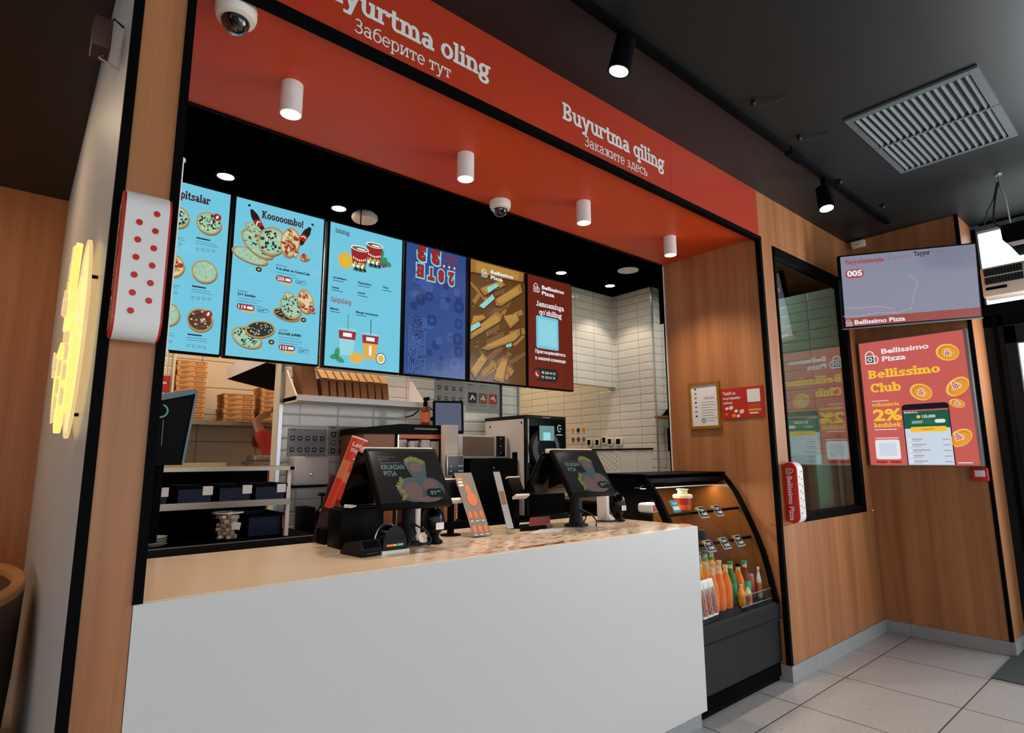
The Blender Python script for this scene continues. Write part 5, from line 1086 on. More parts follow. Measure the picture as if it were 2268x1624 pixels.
for i in range(len(gp)-1): m.add([(CX0+.026, *gp[i]), (CX1-.028, *gp[i]), (CX1-.028, *gp[i+1]), (CX0+.026, *gp[i+1])], [(0, 1, 2, 3)], 'case_glass', True)
m.build('curved_glass', t)
m = MB(); m.box(-.46, CX1-.035, .072, .076, .53, .60, 'acrylic'); m.box(-.46, CX1-.035, .07, .078, .60, .604, 'aluminium'); m.box(-.46, CX1-.035, .07, .074, .535, .539, 'aluminium'); m.build('front_rail', t)

# price tags
def price_tag(x, y, z, lab, txt):
    t = thing('price_tag', lab, 'price tag', (x, y, z), 'black price tags on the fridge shelves')
    V = Vector((0, .55, .835)); f = Fr((x, y-.03, z-.02), (1, 0, 0), V)
    m = MB(); m.T = Matrix.Translation(f.o) @ Matrix((f.u, f.v, f.n)).transposed().to_4x4(); m.rbox(-.048, .048, -.042, .042, -.003, 0, 'paper_grey', .002, 1); m.build('holder', t)
    m = MB(); g_rect(m, f, -.04, .04, -.032, .035, 'soft_black', 2); g_text(m, f, txt[0], -.032, .006, .018, 'paper', 4, .02, width=.06); g_text(m, f, txt[1], -.025, -.024, .02, 'paper', 4, .03, width=.058); m.build('card', t)
    m = MB(); m.box(x-.05, x-.03, y-.02, y+.0, z-.005, z+.008, 'gold'); m.build('clip', t); return t
TZ1, TZ2 = 1.155, .95
pt = price_tag(-.585, .27, TZ1, 'black price tag on the upper fridge shelf, left of two', ('TORT', '12 000'))
dup(pt, (.19, 0, 0), 'black price tag on the upper fridge shelf, nearest the curved frame')
dup(pt, (-.06, -.075, TZ2-TZ1), 'black price tag on the lower fridge shelf, left of the row'); dup(pt, (.13, -.075, TZ2-TZ1), 'black price tag in the middle of the lower fridge shelf'); dup(pt, (.31, -.075, TZ2-TZ1), 'pale price tag at the right end of the lower fridge shelf')
# food on the shelves
t = thing('ice_cream_tub', 'red and orange tub with a yellow lid on the upper fridge shelf', 'tub', (-.56, .4, 1.136))
m = MB(); m.lathe([(.05, 0), (.062, .085)], (-.57, .40, 1.137), 28, 'can_red'); m.lathe([(.0512, .005), (.057, .04)], (-.57, .40, 1.137), 28, 'label_orange', caps=False); m.build('cup', t)
m = MB(); m.lathe([(.066, .085), (.068, .1), (.06, .108), (.035, .109), (.032, .135), (.042, .14), (.042, .145), (0, .145)], (-.57, .40, 1.137), 28, 'tub_tan'); m.build('lid', t)
m = MB(); m.rbox(-.93, -.80, .40, .52, 1.138, 1.2, 'snack_white', .02, 3); m.rbox(-.91, -.85, .395, .40, 1.15, 1.19, 'can_red', .002, 1); m.build('pastry_pack', None, 'wrapped pastry pack on the upper fridge shelf at its left', 'snack pack', base=(-.86, .46, 1.136))
m = MB(); m.T = Matrix.Translation((-.745, .34, 1.17)) @ Matrix.Rotation(math.radians(-25), 4, 'X'); m.box(-.04, .04, -.002, .002, -.035, .05, 'teal_print'); f = Fr((0, -.0025, 0), (1, 0, 0), (0, 0, 1)); g_text(m, f, 'Yangi', -.025, .02, .016, 'paper', 1, .02, width=.05); m.box(-.035, .03, -.004, -.002, -.02, .005, 'paper'); m.build('promo_card', None, 'teal promotional card on the upper fridge shelf', 'card', base=(-.745, .34, 1.14))
m = MB(); m.rbox(-.66, -.62, .42, .47, .939, 1.018, 'tub_tan', .008); m.build('snack_jar', None, 'small tan jar on the lower fridge shelf at its left', 'jar', base=(-.64, .45, .939))
t = thing('dessert_box', 'orange dessert box on the lower fridge shelf', 'box', (-.53, .42, .939)); m = MB(); m.rbox(-.585, -.50, .38, .46, .939, 1.038, 'label_orange', .006); m.build('carton', t)
m = MB(); m.lathe([(.03, 0), (.035, .06), (.032, .065), (0, .066)], (-.475, .33, .939), 20, 'charcoal'); m.build('dessert_cup', None, 'dark lidded dessert cup in front of the orange box', 'cup', base=(-.475, .33, .939))
# drinks in the bottom of the fridge
BR = random.Random(4)
def bottle(x, y, z, liquid, cap, lab, lbl=None, h=.255, r=.036, neck='clear_neck', group='bottles in the fridge'):
    h *= 1.14
    t = thing('drink_bottle', lab, 'bottle', (x, y, z), group)
    m = MB(); m.lathe([(r*.8, 0), (r, .012), (r, h*.28), (r*.93, h*.32), (r*.93, h*.4), (r, h*.44), (r*.98, h*.58), (r*.55, h*.76), (r*.42, h*.84)], (x, y, z), 20, liquid); m.build('body', t)
    m = MB(); m.lathe([(r*.42, h*.84), (r*.40, h*.93)], (x, y, z), 16, neck); m.build('neck', t)
    m = MB(); m.lathe([(r*.47, h*.93), (r*.5, h*.94), (r*.5, h*1.0), (r*.46, h*1.005)], (x, y, z), 16, cap); m.build('cap', t)
    if lbl:
        m = MB(); m.lathe([(r*1.03, h*.18), (r*1.03, h*.5)], (x, y, z), 20, lbl, caps=False); m.build('label_band', t)
    return t
ZB = .527
POS = ['from the left edge', 'after the first one', 'in the middle', 'right of the middle', 'near the can', 'beside the can']
for i, x in enumerate((-.73, -.65, -.57, -.49, -.41, -.33, -.25)):
    o = bottle(x, .40, ZB+.04, 'juice', ('lid_teal', 'lid_teal', 'lid_teal', 'lid_teal', 'lid_blue', 'lid_blue', 'lid_blue')[i], 'teal capped bottle in the back row of fridge drinks, %s' % ('first', 'second', 'third', 'fourth', 'fifth', 'sixth', 'rightmost')[i], None, .24)
for i, x in enumerate((-.715, -.635, -.555, -.475, -.395)):
    bottle(x, .315, ZB+.025, 'juice', 'lid_green', 'green capped juice bottle in the third row of fridge drinks, %s from the left' % ('first', 'second', 'third', 'fourth', 'fifth')[i], None, .235)
for i, x in enumerate((-.742, -.665, -.588, -.511, -.434)):
    bottle(x, .235, ZB+.012, 'juice', 'clear_neck', 'orange juice bottle with pale cap in the second row, %s from the left' % ('first', 'second', 'third', 'fourth', 'fifth')[i], None, .235)
for i, x in enumerate((-.65, -.57, -.49)):
    bottle(x, .156, ZB, 'juice_deep', 'clear_neck', 'orange juice bottle at the front of the fridge, %s' % ('behind the snack bags', 'left of the rail', 'at the rail end')[i], 'juice_deep', .235)
bottle(-.35, .20, ZB, 'soda_green', 'lid_green', 'green soda bottle among the fridge drinks', 'label_green', .235)
bottle(-.27, .19, ZB, 'juice_deep', 'black_plastic', 'amber iced tea bottle with black cap', 'label_orange', .215)
bottle(-.19, .185, ZB, 'tea', 'lid_teal', 'brown iced tea bottle with teal cap', 'label_green', .225)
def can(x, y, lab, c):
    t = thing('drink_can', lab, 'can', (x, y, ZB)); m = MB(); m.lathe([(.024, 0), (.03, .01), (.03, .145), (.025, .155)], (x, y, ZB), 24, c); m.build('body', t)
    m = MB(); m.lathe([(.027, .153), (.027, .159), (.024, .157), (0, .156)], (x, y, ZB), 24, 'aluminium', caps=False); m.build('lid', t)
can(-.115, .19, 'red drink can at the right end of the fridge drinks', 'can_red')
bottle(-.07, .15, ZB, 'snack_white', 'white_paint', 'slim white bottle at the right end of the fridge drinks', 'label_orange', .18, .018)
bottle(-.385, .11, ZB, 'juice', 'clear_neck', 'short juice bottle behind the clear rail', None, .12, .024); bottle(-.32, .10, ZB, 'clear_neck', 'lid_green', 'small pale bottle behind the clear rail', 'label_orange', .11, .024)
for i, x in enumerate((-.845, -.78, -.715)):
    t = thing('snack_bag', 'tall white and brown snack bag at the front left of the fridge, %s' % ('leftmost', 'middle one', 'rightmost')[i], 'snack bag', (x, .10, ZB), 'snack bags in the fridge')
    m = MB(); m.T = Matrix.Translation((x, .10+.004*i, ZB)) @ Matrix.Rotation(math.radians(-8), 4, 'X')
    m.prism([(-.027, -.006, 0), (.027, -.006, 0), (.03, -.012, .09), (.027, -.004, .2), (.03, 0, .215), (-.03, 0, .215), (-.027, -.004, .2), (-.03, -.012, .09)], (0, .018, 0), 'snack_white'); m.build('wrapper', t)
    m = MB(); m.T = Matrix.Translation((x, .10+.004*i, ZB)) @ Matrix.Rotation(math.radians(-8), 4, 'X'); m.poly([(-.022, -.016, .015), (.012, -.016, .012), (.014, -.018, .11), (.0, -.016, .175), (-.016, -.016, .16), (-.024, -.018, .09)], 'snack_brown')
    for k in range(6): m.uvsphere((-.006+.008*math.sin(k*2), -.018, .03+.018*k), .006, 'label_orange', 8, 5)
    m.build('print', t)
# ================================================================== back counter along the tiled wall
t = thing('back_counter', 'dark steel back counter along the tiled wall', 'counter', (-1.3, 2.3, 0))
m = MB(); m.box(-2.545, -.08, 1.92, 2.655, 0, .93, 'soft_black'); m.build('cabinet', t)
m = MB(); m.box(-2.55, -.06, 1.88, 2.658, .93, .965, 'steel_dark'); m.build('worktop', t)
t = thing('counter_shelf_unit', 'dark worktop below the wall charts at right', 'counter', (1.0, 2.5, 0))
m = MB(); m.box(.75, 1.46, 2.15, 3.3, 0, 1.0, 'soft_black'); m.box(.74, 1.465, 2.12, 3.3, 1.0, 1.03, 'steel_dark'); m.build('body', t)
# wall shelf and folders
t = thing('wall_shelf', 'steel wall shelf with triangular brackets below the menu screens', 'shelf', (-2.0, 2.5, 1.95))
m = MB(); m.box(-2.585, -1.44, 2.36, 2.657, 1.945, 1.975, 'silver_panel'); m.box(-2.585, -1.44, 2.355, 2.365, 1.94, 1.985, 'silver_panel'); m.build('board', t)
for x, c in ((-2.585, 'tub_tan'), (-1.46, 'silver_panel')):
    m = MB(); m.prism([(x, 2.655, 1.93), (x, 2.37, 1.93), (x, 2.37, 1.97), (x, 2.62, 2.20), (x, 2.655, 2.20)], (.012, 0, 0), c); m.build('bracket', t)
def folder(i, x):
    t = thing('folded_carton', ['brown folded carton leaning at the left end of the folders row'][0] if i == 0 else 'x', 'carton', (x, 2.45, 1.976), 'brown folded cartons on the wall shelf')
    m = MB(); m.prism([(x, 2.395, 1.976), (x+.05, 2.395, 1.976), (x+.032, 2.395, 2.13), (x-.018, 2.395, 2.13)], (0, .22, 0), 'kraft_dark'); m.build('sleeve', t)
    m = MB(); m.prism([(x-.018, 2.392, 2.132), (x+.032, 2.392, 2.132), (x+.012, 2.45, 2.205), (x-.036, 2.45, 2.205)], (0, .03, -.012), 'kraft'); m.build('flap', t); return t
f0 = folder(0, -2.37)
for i in range(1, 9):
    dup(f0, (.0655*i, .002*(i % 2), -.002*(i % 3)), 'brown folded carton on the wall shelf, number %s from the left in the row' % ('two', 'three', 'four', 'five', 'six', 'seven', 'eight', 'nine')[i-1])
m = MB(); m.prism([(-2.515, 2.42, 1.977), (-2.40, 2.40, 1.977), (-2.445, 2.41, 2.235), (-2.50, 2.43, 2.26), (-2.54, 2.45, 2.235)], (0, .18, 0), 'kraft_dark'); m.build('brown_board', None, 'larger brown board at the left end of the wall shelf', 'board', base=(-2.46, 2.5, 1.977))
# laminated charts on the tiles
def chart(x0, x1, z0, z1, rows, cols, lab, y=2.66, title=True, pic=.6, kinds=('ink',)):
    t = thing('wall_chart', lab, 'chart', ((x0+x1)/2, y, (z0+z1)/2)); f = FY(y-.003); m = MB(); m.box(x0, x1, y-.003, y, z0, z1, 'paper_grey'); W, Hh = x1-x0, z1-z0
    top = z1-(.18*Hh if title else .03*Hh)
    if title: g_rect(m, f, x0+.06*W, x0+.2*W, z1-.07*Hh, z1-.045*Hh, 'ink', 1); g_rect(m, f, x0+.4*W, x0+.62*W, z1-.07*Hh, z1-.045*Hh, 'ink_grey', 1)
    cw, ch = W*.94/cols, (top-z0)/rows
    for i in range(rows):
        for j in range(cols):
            a, b = x0+.03*W+cw*(j+.5), top-ch*(i+.42); s = min(cw, ch)*pic/2; g_rr(m, f, a-s, a+s, b-s, b+s, s*.25, kinds[(i*cols+j) % len(kinds)], 1)
            r = random.Random(i*13+j*7)
            g_line(m, f, [(a-s*.5, b-s*.5*r.random()), (a, b+s*.5*r.random()), (a+s*.55, b-s*.3)], s*.3, 'paper', 2); g_ell(m, f, a+s*.3*r.uniform(-1, 1), b+s*.35, s*.22, s*.22, 'paper', 2.3, 0, 8)
            g_rect(m, f, a-s*.8, a+s*.8, b-s*1.45, b-s*1.3, 'ink_grey', 1)
    m.build('sheet', t); return t
chart(-2.535, -2.215, 1.525, 1.745, 2, 5, 'hygiene chart with ten black pictograms on the tiles')
chart(-2.205, -1.90, 1.53, 1.775, 3, 4, 'photo chart partly hidden behind the tall tube', kinds=('ink', 'kraft_dark', 'ink'))
chart(-1.185, -.825, 2.015, 2.26, 2, 4, 'recipe chart with small cup drawings under the blue screen', pic=.42)
chart(-.815, -.40, 1.965, 2.245, 1, 3, 'photo chart with three pictures under the golden screen', pic=.82, kinds=('ink', 'kraft_dark', 'red_print'))
# towel dispenser
t = thing('towel_dispenser', 'white paper towel dispenser on the tiled wall', 'dispenser', (-2.36, 2.6, 1.3))
m = MB(); m.rbox(-2.52, -2.225, 2.54, 2.66, 1.30, 1.525, 'silver_panel', .022, 4); m.build('cover', t)
m = MB(); m.box(-2.51, -2.235, 2.545, 2.66, 1.285, 1.30, 'soft_black'); m.rbox(-2.39, -2.365, 2.535, 2.545, 1.37, 1.40, 'aluminium', .003); m.build('slot', t)
# tap-like pump bottle and tray by the sink
t = thing('pump_bottle', 'black pump bottle beside the preparation line', 'bottle', (-2.42, 2.2, .965)); m = MB(); m.lathe([(.04, 0), (.04, .16), (.018, .185), (.018, .2)], (-2.42, 2.2, .966), 20, 'black_gloss'); m.build('body', t)
m = MB(); m.tube([(-2.42, 2.2, 1.165), (-2.42, 2.2, 1.24), (-2.42, 2.14, 1.25)], .007, 'black_plastic'); m.rbox(-2.445, -2.395, 2.16, 2.23, 1.235, 1.26, 'black_plastic', .006); m.build('pump', t)
m = MB(); m.rbox(-2.54, -2.46, 2.2, 2.4, .966, 1.16, 'soft_black', .01); m.build('black_canister', None, 'black canister on the back counter beside the pump bottle', 'canister', base=(-2.5, 2.3, .966))
m = MB(); m.rbox(-2.36, -2.25, 2.15, 2.4, .966, 1.13, 'soft_black', .01); m.box(-2.36, -2.25, 2.147, 2.15, 1.12, 1.128, 'aluminium'); m.build('black_tray', None, 'black tray with steel lip right of the pump bottle', 'tray', base=(-2.3, 2.3, .966))
# heated merchandiser
t = thing('heated_cabinet', 'glass fronted cabinet with black header and orange band behind the left till', 'cabinet', (-1.75, 2.35, .965)); x0, x1, y0, y1 = -2.14, -1.38, 2.12, 2.55
m = MB(); m.box(x0, x0+.26, y0+.01, y1, .966, 1.70, 'oak_dark_panel'); m.build('wood_side', t)
m = MB(); m.prism([(x0-.01, y0-.02, 1.69), (x1+.01, y0-.02, 1.70), (x1+.01, y0-.02, 1.775), (-1.85, y0-.02, 1.775), (x0-.01, y0-.02, 1.74)], (0, y1-y0+.02, 0), 'black_plastic'); f = FY(y0-.021); g_rect(m, f, -1.72, -1.5, 1.735, 1.747, 'paper_grey', 1); m.build('header', t)
m = MB(); m.box(-1.855, x1, y0, y0+.02, 1.662, 1.70, 'label_orange'); m.box(-1.86, -1.85, y0-.005, y1, .966, 1.69, 'aluminium'); m.box(x1-.012, x1, y0-.005, y1, .966, 1.69, 'steel_dark'); m.box(-1.85, x1-.012, y1-.02, y1, .966, 1.69, 'kraft_dark'); m.box(-1.85, x1-.012, y0, y1, 1.50, 1.515, 'steel'); m.build('frame', t)
for i, x in enumerate((-1.80, -1.69, -1.58, -1.49)):
    t = thing('small_carton', 'white small carton in the heated cabinet, %s' % ('leftmost', 'second from left', 'third from left', 'rightmost')[i], 'carton', (x, 2.2, 1.516), 'white cartons in the heated cabinet'); m = MB(); m.rbox(x-.045, x+.04, 2.145, 2.26, 1.516, 1.655-.01*(i % 2), 'cream_box', .004, 1); m.build('box', t)
    if i in (0, 1): m = MB(); m.lathe([(.022, 0), (.026, .10), (.028, .105), (.028, .115), (0, .116)], (x+.05, 2.10, 1.516), 18, 'paper'); m.build('paper_cup', None, 'white paper cup beside a carton in the heated cabinet, %s' % ('left one', 'right one')[i], 'cup', 'paper cups in the heated cabinet', base=(x+.05, 2.10, 1.516))
m = MB(); m.rbox(-1.475, -1.345, 2.02, 2.09, .966, 1.775, 'cream_box', .004, 1); m.build('tall_white_box', None, 'tall narrow white box beside the heated cabinet', 'box', base=(-1.41, 2.05, .966))
t = thing('spray_bottle', 'black topped bottle with an orange label on the cabinet', 'bottle', (-1.5, 2.3, 1.777)); x, y, z = -1.51, 2.28, 1.777
m = MB(); m.lathe([(.036, 0), (.038, .01), (.038, .12), (.028, .15), (.016, .17)], (x, y, z), 22, 'tea'); m.build('body', t); m = MB(); m.lathe([(.039, .03), (.039, .115)], (x, y, z), 22, 'label_orange', caps=False); m.build('label_band', t)
m = MB(); m.lathe([(.02, .165), (.02, .205), (.014, .21), (.014, .235)], (x, y, z), 16, 'black_plastic'); m.rbox(x-.012, x+.012, y-.05, y+.02, z+.215, z+.245, 'black_plastic', .004); m.build('sprayer', t)
m = MB(); m.tube([at(1, 2.6, 897, 925), at(1, 2.58, 915, 920), at(1, 2.5, 932, 905), at(1, 2.45, 950, 902), at(1, 2.45, 962, 912)], .006, 'cable_black'); m.build('wall_cable', None, 'black cable looping from the tiles to the order monitor', 'cable', base=(-1.5, 2.6, 1.9))
# monitor
EM('monitor_blue', (92, 100, 124), .8, .2)
t = thing('order_monitor', 'black square monitor with a blue grey screen on the back counter', 'monitor', (-1.21, 2.37, 1.72)); S = Vector((-1.211, 2.373, 1.872)); R4 = Matrix.Translation(S) @ Matrix.Rotation(math.radians(-24), 4, 'Z') @ Matrix.Rotation(math.radians(-6), 4, 'X')
m = MB(); m.T = R4; m.rbox(-.14, .14, 0, .03, -.15, .15, 'black_plastic', .012); m.build('housing', t)
m = MB(); m.T = R4; m.add([(-.118, -.001, -.125), (.118, -.001, -.125), (.118, -.001, .128), (-.118, -.001, .128)], [(0, 1, 2, 3)], 'monitor_blue')
for k in range(8): m.add([(-.11+.026*k, -.002, -.122), (-.09+.026*k, -.002, -.122), (-.09+.026*k, -.002, -.108), (-.11+.026*k, -.002, -.108)], [(0, 1, 2, 3)], 'blue_deep')
m.build('display', t)
m = MB(); m.cyl((-1.205, 2.39, 1.87), (-1.205, 2.655, 1.87), .02, 'black_metal'); m.build('wall_arm', t)
# warmer with brown window, black blender base, small framed screen
t = thing('warming_drawer', 'steel warming drawer with a black control strip', 'warmer', (-.97, 2.3, 1.5)); 
m = MB(); m.rbox(-1.245, -.70, 2.16, 2.45, 1.503, 1.705, 'silver_panel', .008); m.build('casing', t)
m = MB(); m.box(-1.2, -.86, 2.152, 2.16, 1.52, 1.69, 'warm_window'); m.build('window_panel', t)
m = MB(); m.box(-.83, -.735, 2.15, 2.16, 1.515, 1.70, 'black_gloss'); m.uvsphere((-.785, 2.15, 1.675), .012, 'bright_red', 10, 6); m.uvsphere((-.785, 2.15, 1.61), .006, 'paper', 8, 5); m.uvsphere((-.785, 2.15, 1.55), .005, 'paper', 8, 5); m.build('control_strip', t)
t = thing('fryer_cabinet', 'large black appliance under the warming drawer', 'appliance', (-.95, 2.3, .965)); m = MB(); m.rbox(-1.22, -.69, 2.02, 2.55, .966, 1.50, 'black_plastic', .01); m.build('body', t); m = MB(); m.uvsphere((-.97, 2.02, 1.42), .006, 'paper', 8, 5); m.box(-1.2, -.71, 2.012, 2.02, .99, 1.0, 'steel_dark'); m.build('detail', t)
t = thing('framed_display', 'small black display with a silver frame between the tills', 'display', (-1.15, 1.9, 1.33)); a = at(1, 1.95, 990, 1008); b = at(1, 1.95, 1027, 1054)
m = MB(); m.rbox(a.x, b.x, 1.95, 1.975, b.z, a.z, 'aluminium', .004); m.cyl(((a.x+b.x)/2, 1.965, .966), ((a.x+b.x)/2, 1.965, b.z), .015, 'black_metal'); m.build('frame', t)
m = MB(); f = FY(1.949); g_rect(m, f, a.x+.01, b.x-.01, b.z+.01, a.z-.01, 'pos_dark', 1)
for i in range(2):
    for j in range(2): g_rect(m, f, a.x+.03+.08*j, a.x+.05+.11*j, b.z+.035+.04*i, b.z+.045+.04*i, 'pos_text', 2)
g_ring(m, f, (a.x+b.x)/2, a.z-.055, .02, .004, 'glow_red', 2); m.build('screen', t)
# wrapped things between tills
m = MB(); m.prism([(-2.01, 1.2, 1.1), (-1.93, 1.2, 1.1), (-1.92, 1.2, 1.22), (-1.96, 1.2, 1.25), (-2.03, 1.2, 1.21)], (0, .07, 0), 'kraft_dark'); m.box(-2.1, -1.85, 1.18, 1.4, .0, 1.1, 'soft_black'); m.build('kraft_bag', None, 'brown paper bag on a stand between the tills', 'bag', base=(-1.97, 1.25, 0))
# coffee machine
t = thing('coffee_machine', 'large coffee machine with silver side and black front dial', 'coffee machine', (-.42, 2.2, .965)); x0, x1, y0, y1, zt = -.68, -.175, 1.92, 2.52, 1.885
m = MB(); m.box(x0, x0+.012, y0+.03, y1, 1.0, zt-.03, 'silver_panel'); m.box(x0+.012, x1, y0+.03, y1, .966, zt-.03, 'black_plastic'); m.build('body', t)
m = MB(); m.box(x0-.003, x0, y0+.14, y0+.38, 1.06, 1.43, 'soft_black')
for i in range(16):
    for j in range(9): m.lathe([(0, 0), (.009, 0)], (x0-.0035, y0+.155+.026*j+(.013 if i % 2 else 0), 1.075+.0225*i), 6, 'silver_panel', False, 'x', False)
m.box(x0-.004, x0, y0+.12, y0+.19, 1.50, 1.555, 'soft_black'); m.uvsphere((x0, y0+.52, 1.80), .009, 'soft_black', 10, 6); m.uvsphere((x0, y0+.06, 1.82), .009, 'soft_black', 10, 6); m.build('side_vent', t)
m = MB(); m.rbox(x0-.004, x1+.004, y0-.002, y1+.01, zt-.03, zt+.004, 'steel_dark', .006); f = FY(y0-.004); g_rect(m, f, x0+.2, x0+.3, zt-.02, zt-.008, 'paper_grey', 1); m.build('top_tray', t)
m = MB(); m.box(x0+.03, x1, y0+.0, y0+.03, 1.42, zt-.03, 'black_gloss'); m.box(x0, x0+.03, y0, y0+.03, 1.0, zt-.03, 'steel_dark'); m.box(x0+.02, x0+.032, y0-.006, y0, 1.46, zt-.03, 'silver_panel'); f = FY(y0-.001)
g_ring(m, f, x1-.085, zt-.11, .03, .012, 'paper', 2, 40, 300, 16, .036); g_rect(m, f, x1-.085, x1-.055, zt-.118, zt-.108, 'paper', 2); g_rect(m, f, x1-.125, x1-.045, zt-.175, zt-.165, 'paper', 2); m.build('front_panel', t)
m = MB(); cx, cz = x0+.20, zt-.30
m.lathe([(.175, -.05), (.18, -.04), (.178, 0)], (cx, y0, cz), 40, 'charcoal', axis='y'); m.lathe([(.115, -.062), (.15, -.056), (.165, -.05)], (cx, y0, cz), 40, 'vent_grey', axis='y', caps=False); m.lathe([(0, -.054), (.125, -.054)], (cx, y0, cz), 40, 'black_gloss', axis='y', caps=False); m.build('dial', t)
EM('machine_screen', (110, 150, 150), .8, .2)
m = MB(); m.box(x0+.09, x0+.285, y0-.075, y0-.06, zt-.235, zt-.09, 'black_gloss'); f = FY(y0-.0755); g_rect(m, f, x0+.095, x0+.28, zt-.23, zt-.095, 'machine_screen', 1); g_rect(m, f, x0+.14, x0+.23, zt-.225, zt-.155, 'clear_cup', 2); m.build('display', t)
m = MB(); m.box(x0+.03, x1-.05, y0+.05, y0+.06, .98, 1.42, 'tub_tan'); m.rbox(x0+.14, x0+.30, y0-.05, y0+.05, 1.36, 1.44, 'soft_black', .012); m.box(x0+.02, x1-.04, y0-.06, y0+.05, .968, 1.0, 'steel_dark'); m.build('cup_bay', t)
# right wall fittings
f = FX(1.468)
def wsheet(p0, p1, p2, p3, lab, kind):
    us = [f.uv(*p) for p in (p0, p1, p2, p3)]; u0, u1 = (us[0][0]+us[3][0])/2, (us[1][0]+us[2][0])/2; v1, v0 = (us[0][1]+us[1][1])/2, (us[2][1]+us[3][1])/2; m = MB(); m.box(1.466, 1.4695, -u1, -u0, v0, v1, 'paper'); ff = FX(1.4658); W, Hh = u1-u0, v1-v0
    if kind == 'six':
        for k, c in enumerate(('orange_print', 'ink', 'orange_print', 'red_print', 'dark_red', 'ink_grey')): g_ell(m, ff, u0+W*(.2+.3*(k % 3)), v0+Hh*(.72-.5*(k//3)), W*.1, Hh*.13, c, 1, 0, 14); g_rect(m, ff, u0+W*(.1+.3*(k % 3)), u0+W*(.3+.3*(k % 3)), v0+Hh*(.53-.48*(k//3)), v0+Hh*(.56-.48*(k//3)), 'ink_grey', 1)
    else:
        for i in range(9):
            for j in range(7):
                if (i*7+j*3) % 5 < 3: s = W*.03; g_rect(m, ff, u0+W*(.08+.125*j), u0+W*(.08+.125*j)+s*(1.6 if kind == 'a' else .9), v0+Hh*(.88-.095*i), v0+Hh*(.88-.095*i)+Hh*.03, ('ink', 'ink_grey', 'ink_grey', 'orange_print' if kind != 'a' else 'ink', 'dark_red')[(i+j) % 5], 1)
        g_rect(m, ff, u0+W*.06, u0+W*.7, v0+Hh*.94, v0+Hh*.96, 'ink_grey', 1)
    m.build('wall_sheet', None, lab, 'sheet', base=(1.468, -(u0+u1)/2, v0))
wsheet((1262, 944), (1301, 940), (1301, 981), (1262, 984), 'small sheet with coloured dots on the tiled right wall', 'six')
wsheet((1328, 998), (1373, 998), (1374, 1047), (1330, 1048), 'wide chart sheet on the right wall, leftmost of three', 'a'); wsheet((1375, 998), (1409, 998), (1411, 1050), (1376, 1049), 'middle chart sheet of three on the right wall', 'b'); wsheet((1411, 997), (1443, 996), (1445, 1050), (1413, 1051), 'rightmost chart sheet of three on the right wall', 'c')
m = MB(); a = f.uv(1300, 995); b = f.uv(1447, 995); m.box(1.455, 1.47, -b[0], -a[0], b[1]-.004, b[1]+.014, 'black_metal'); m.build('chart_rail', None, 'black rail above the three chart sheets', 'rail', base=(1.46, -(a[0]+b[0])/2, b[1]))
for i, (px, py) in enumerate(((1307, 981), (1325, 981), (1340, 976), (1353, 979), (1372, 979))):
    u, v = f.uv(px, py); s = .042 if i < 4 else .055; t = thing('wall_timer', 'small white timer on the tiled right wall, %s' % ('leftmost of five', 'second of five', 'middle one of five', 'fourth of five', 'larger one at the right end')[i], 'timer', (1.46, -u, v), 'timers on the right wall')
    m = MB(); m.rbox(1.445, 1.47, -u-s, -u+s, v-.05, v+.05, 'warm_white', .005); m.build('case', t); m = MB(); m.box(1.443, 1.446, -u-s*.55, -u+s*.6, v-.028, v+.036, 'soft_black'); m.build('screen', t)
t = thing('corner_shelf', 'small wood shelf with a black bracket in the tiled recess', 'shelf', (1.6, 1.8, 1.9)); a = at(0, 1.6, 1473, 923)
m = MB(); m.box(1.44, 1.62, a.y-.12, a.y+.03, a.z-.02, a.z, 'kraft_dark'); m.build('board', t); m = MB(); m.prism([(1.62, a.y-.03, a.z), (1.62, a.y-.03, a.z+.09), (1.5, a.y-.03, a.z)], (0, .01, 0), 'black_metal'); m.build('bracket', t)
m = MB(); a = at(0, 1.6, 1484, 948); b = at(0, 1.6, 1488, 1000); m.rbox(1.575, 1.619, a.y-.05, a.y+.03, b.z, a.z, 'black_plastic', .012); m.build('black_handset', None, 'black handset hanging in the tiled recess', 'handset', base=(1.6, a.y, b.z))
# upright fridge behind the window
t = thing('upright_fridge', 'pale upright fridge with dark glass doors seen through the kitchen window', 'fridge', (1.4, .7, 0)); 
m = MB(); m.box(1.2, 1.61, .22, 1.5, 0, 1.52, 'silver_panel'); m.build('body', t)
for y0_, y1_ in ((.24, .42), (.46, 1.45)):
    m = MB(); m.box(1.185, 1.2, y0_, y1_, .85, 1.5, 'aluminium'); m.rbox(1.178, 1.186, y0_+.05, y1_-.05, .95, 1.45, 'charcoal', .004, 1); m.build('door', t)
t = thing('steel_rail_post', 'steel corner rail between window and fridge', 'rail', (1.5, .14, 0)); m = MB(); m.box(1.50, 1.535, .13, .16, 0, 1.7, 'aluminium'); m.box(1.55, 1.57, .13, .16, 0, 1.7, 'aluminium'); m.build('uprights', t)

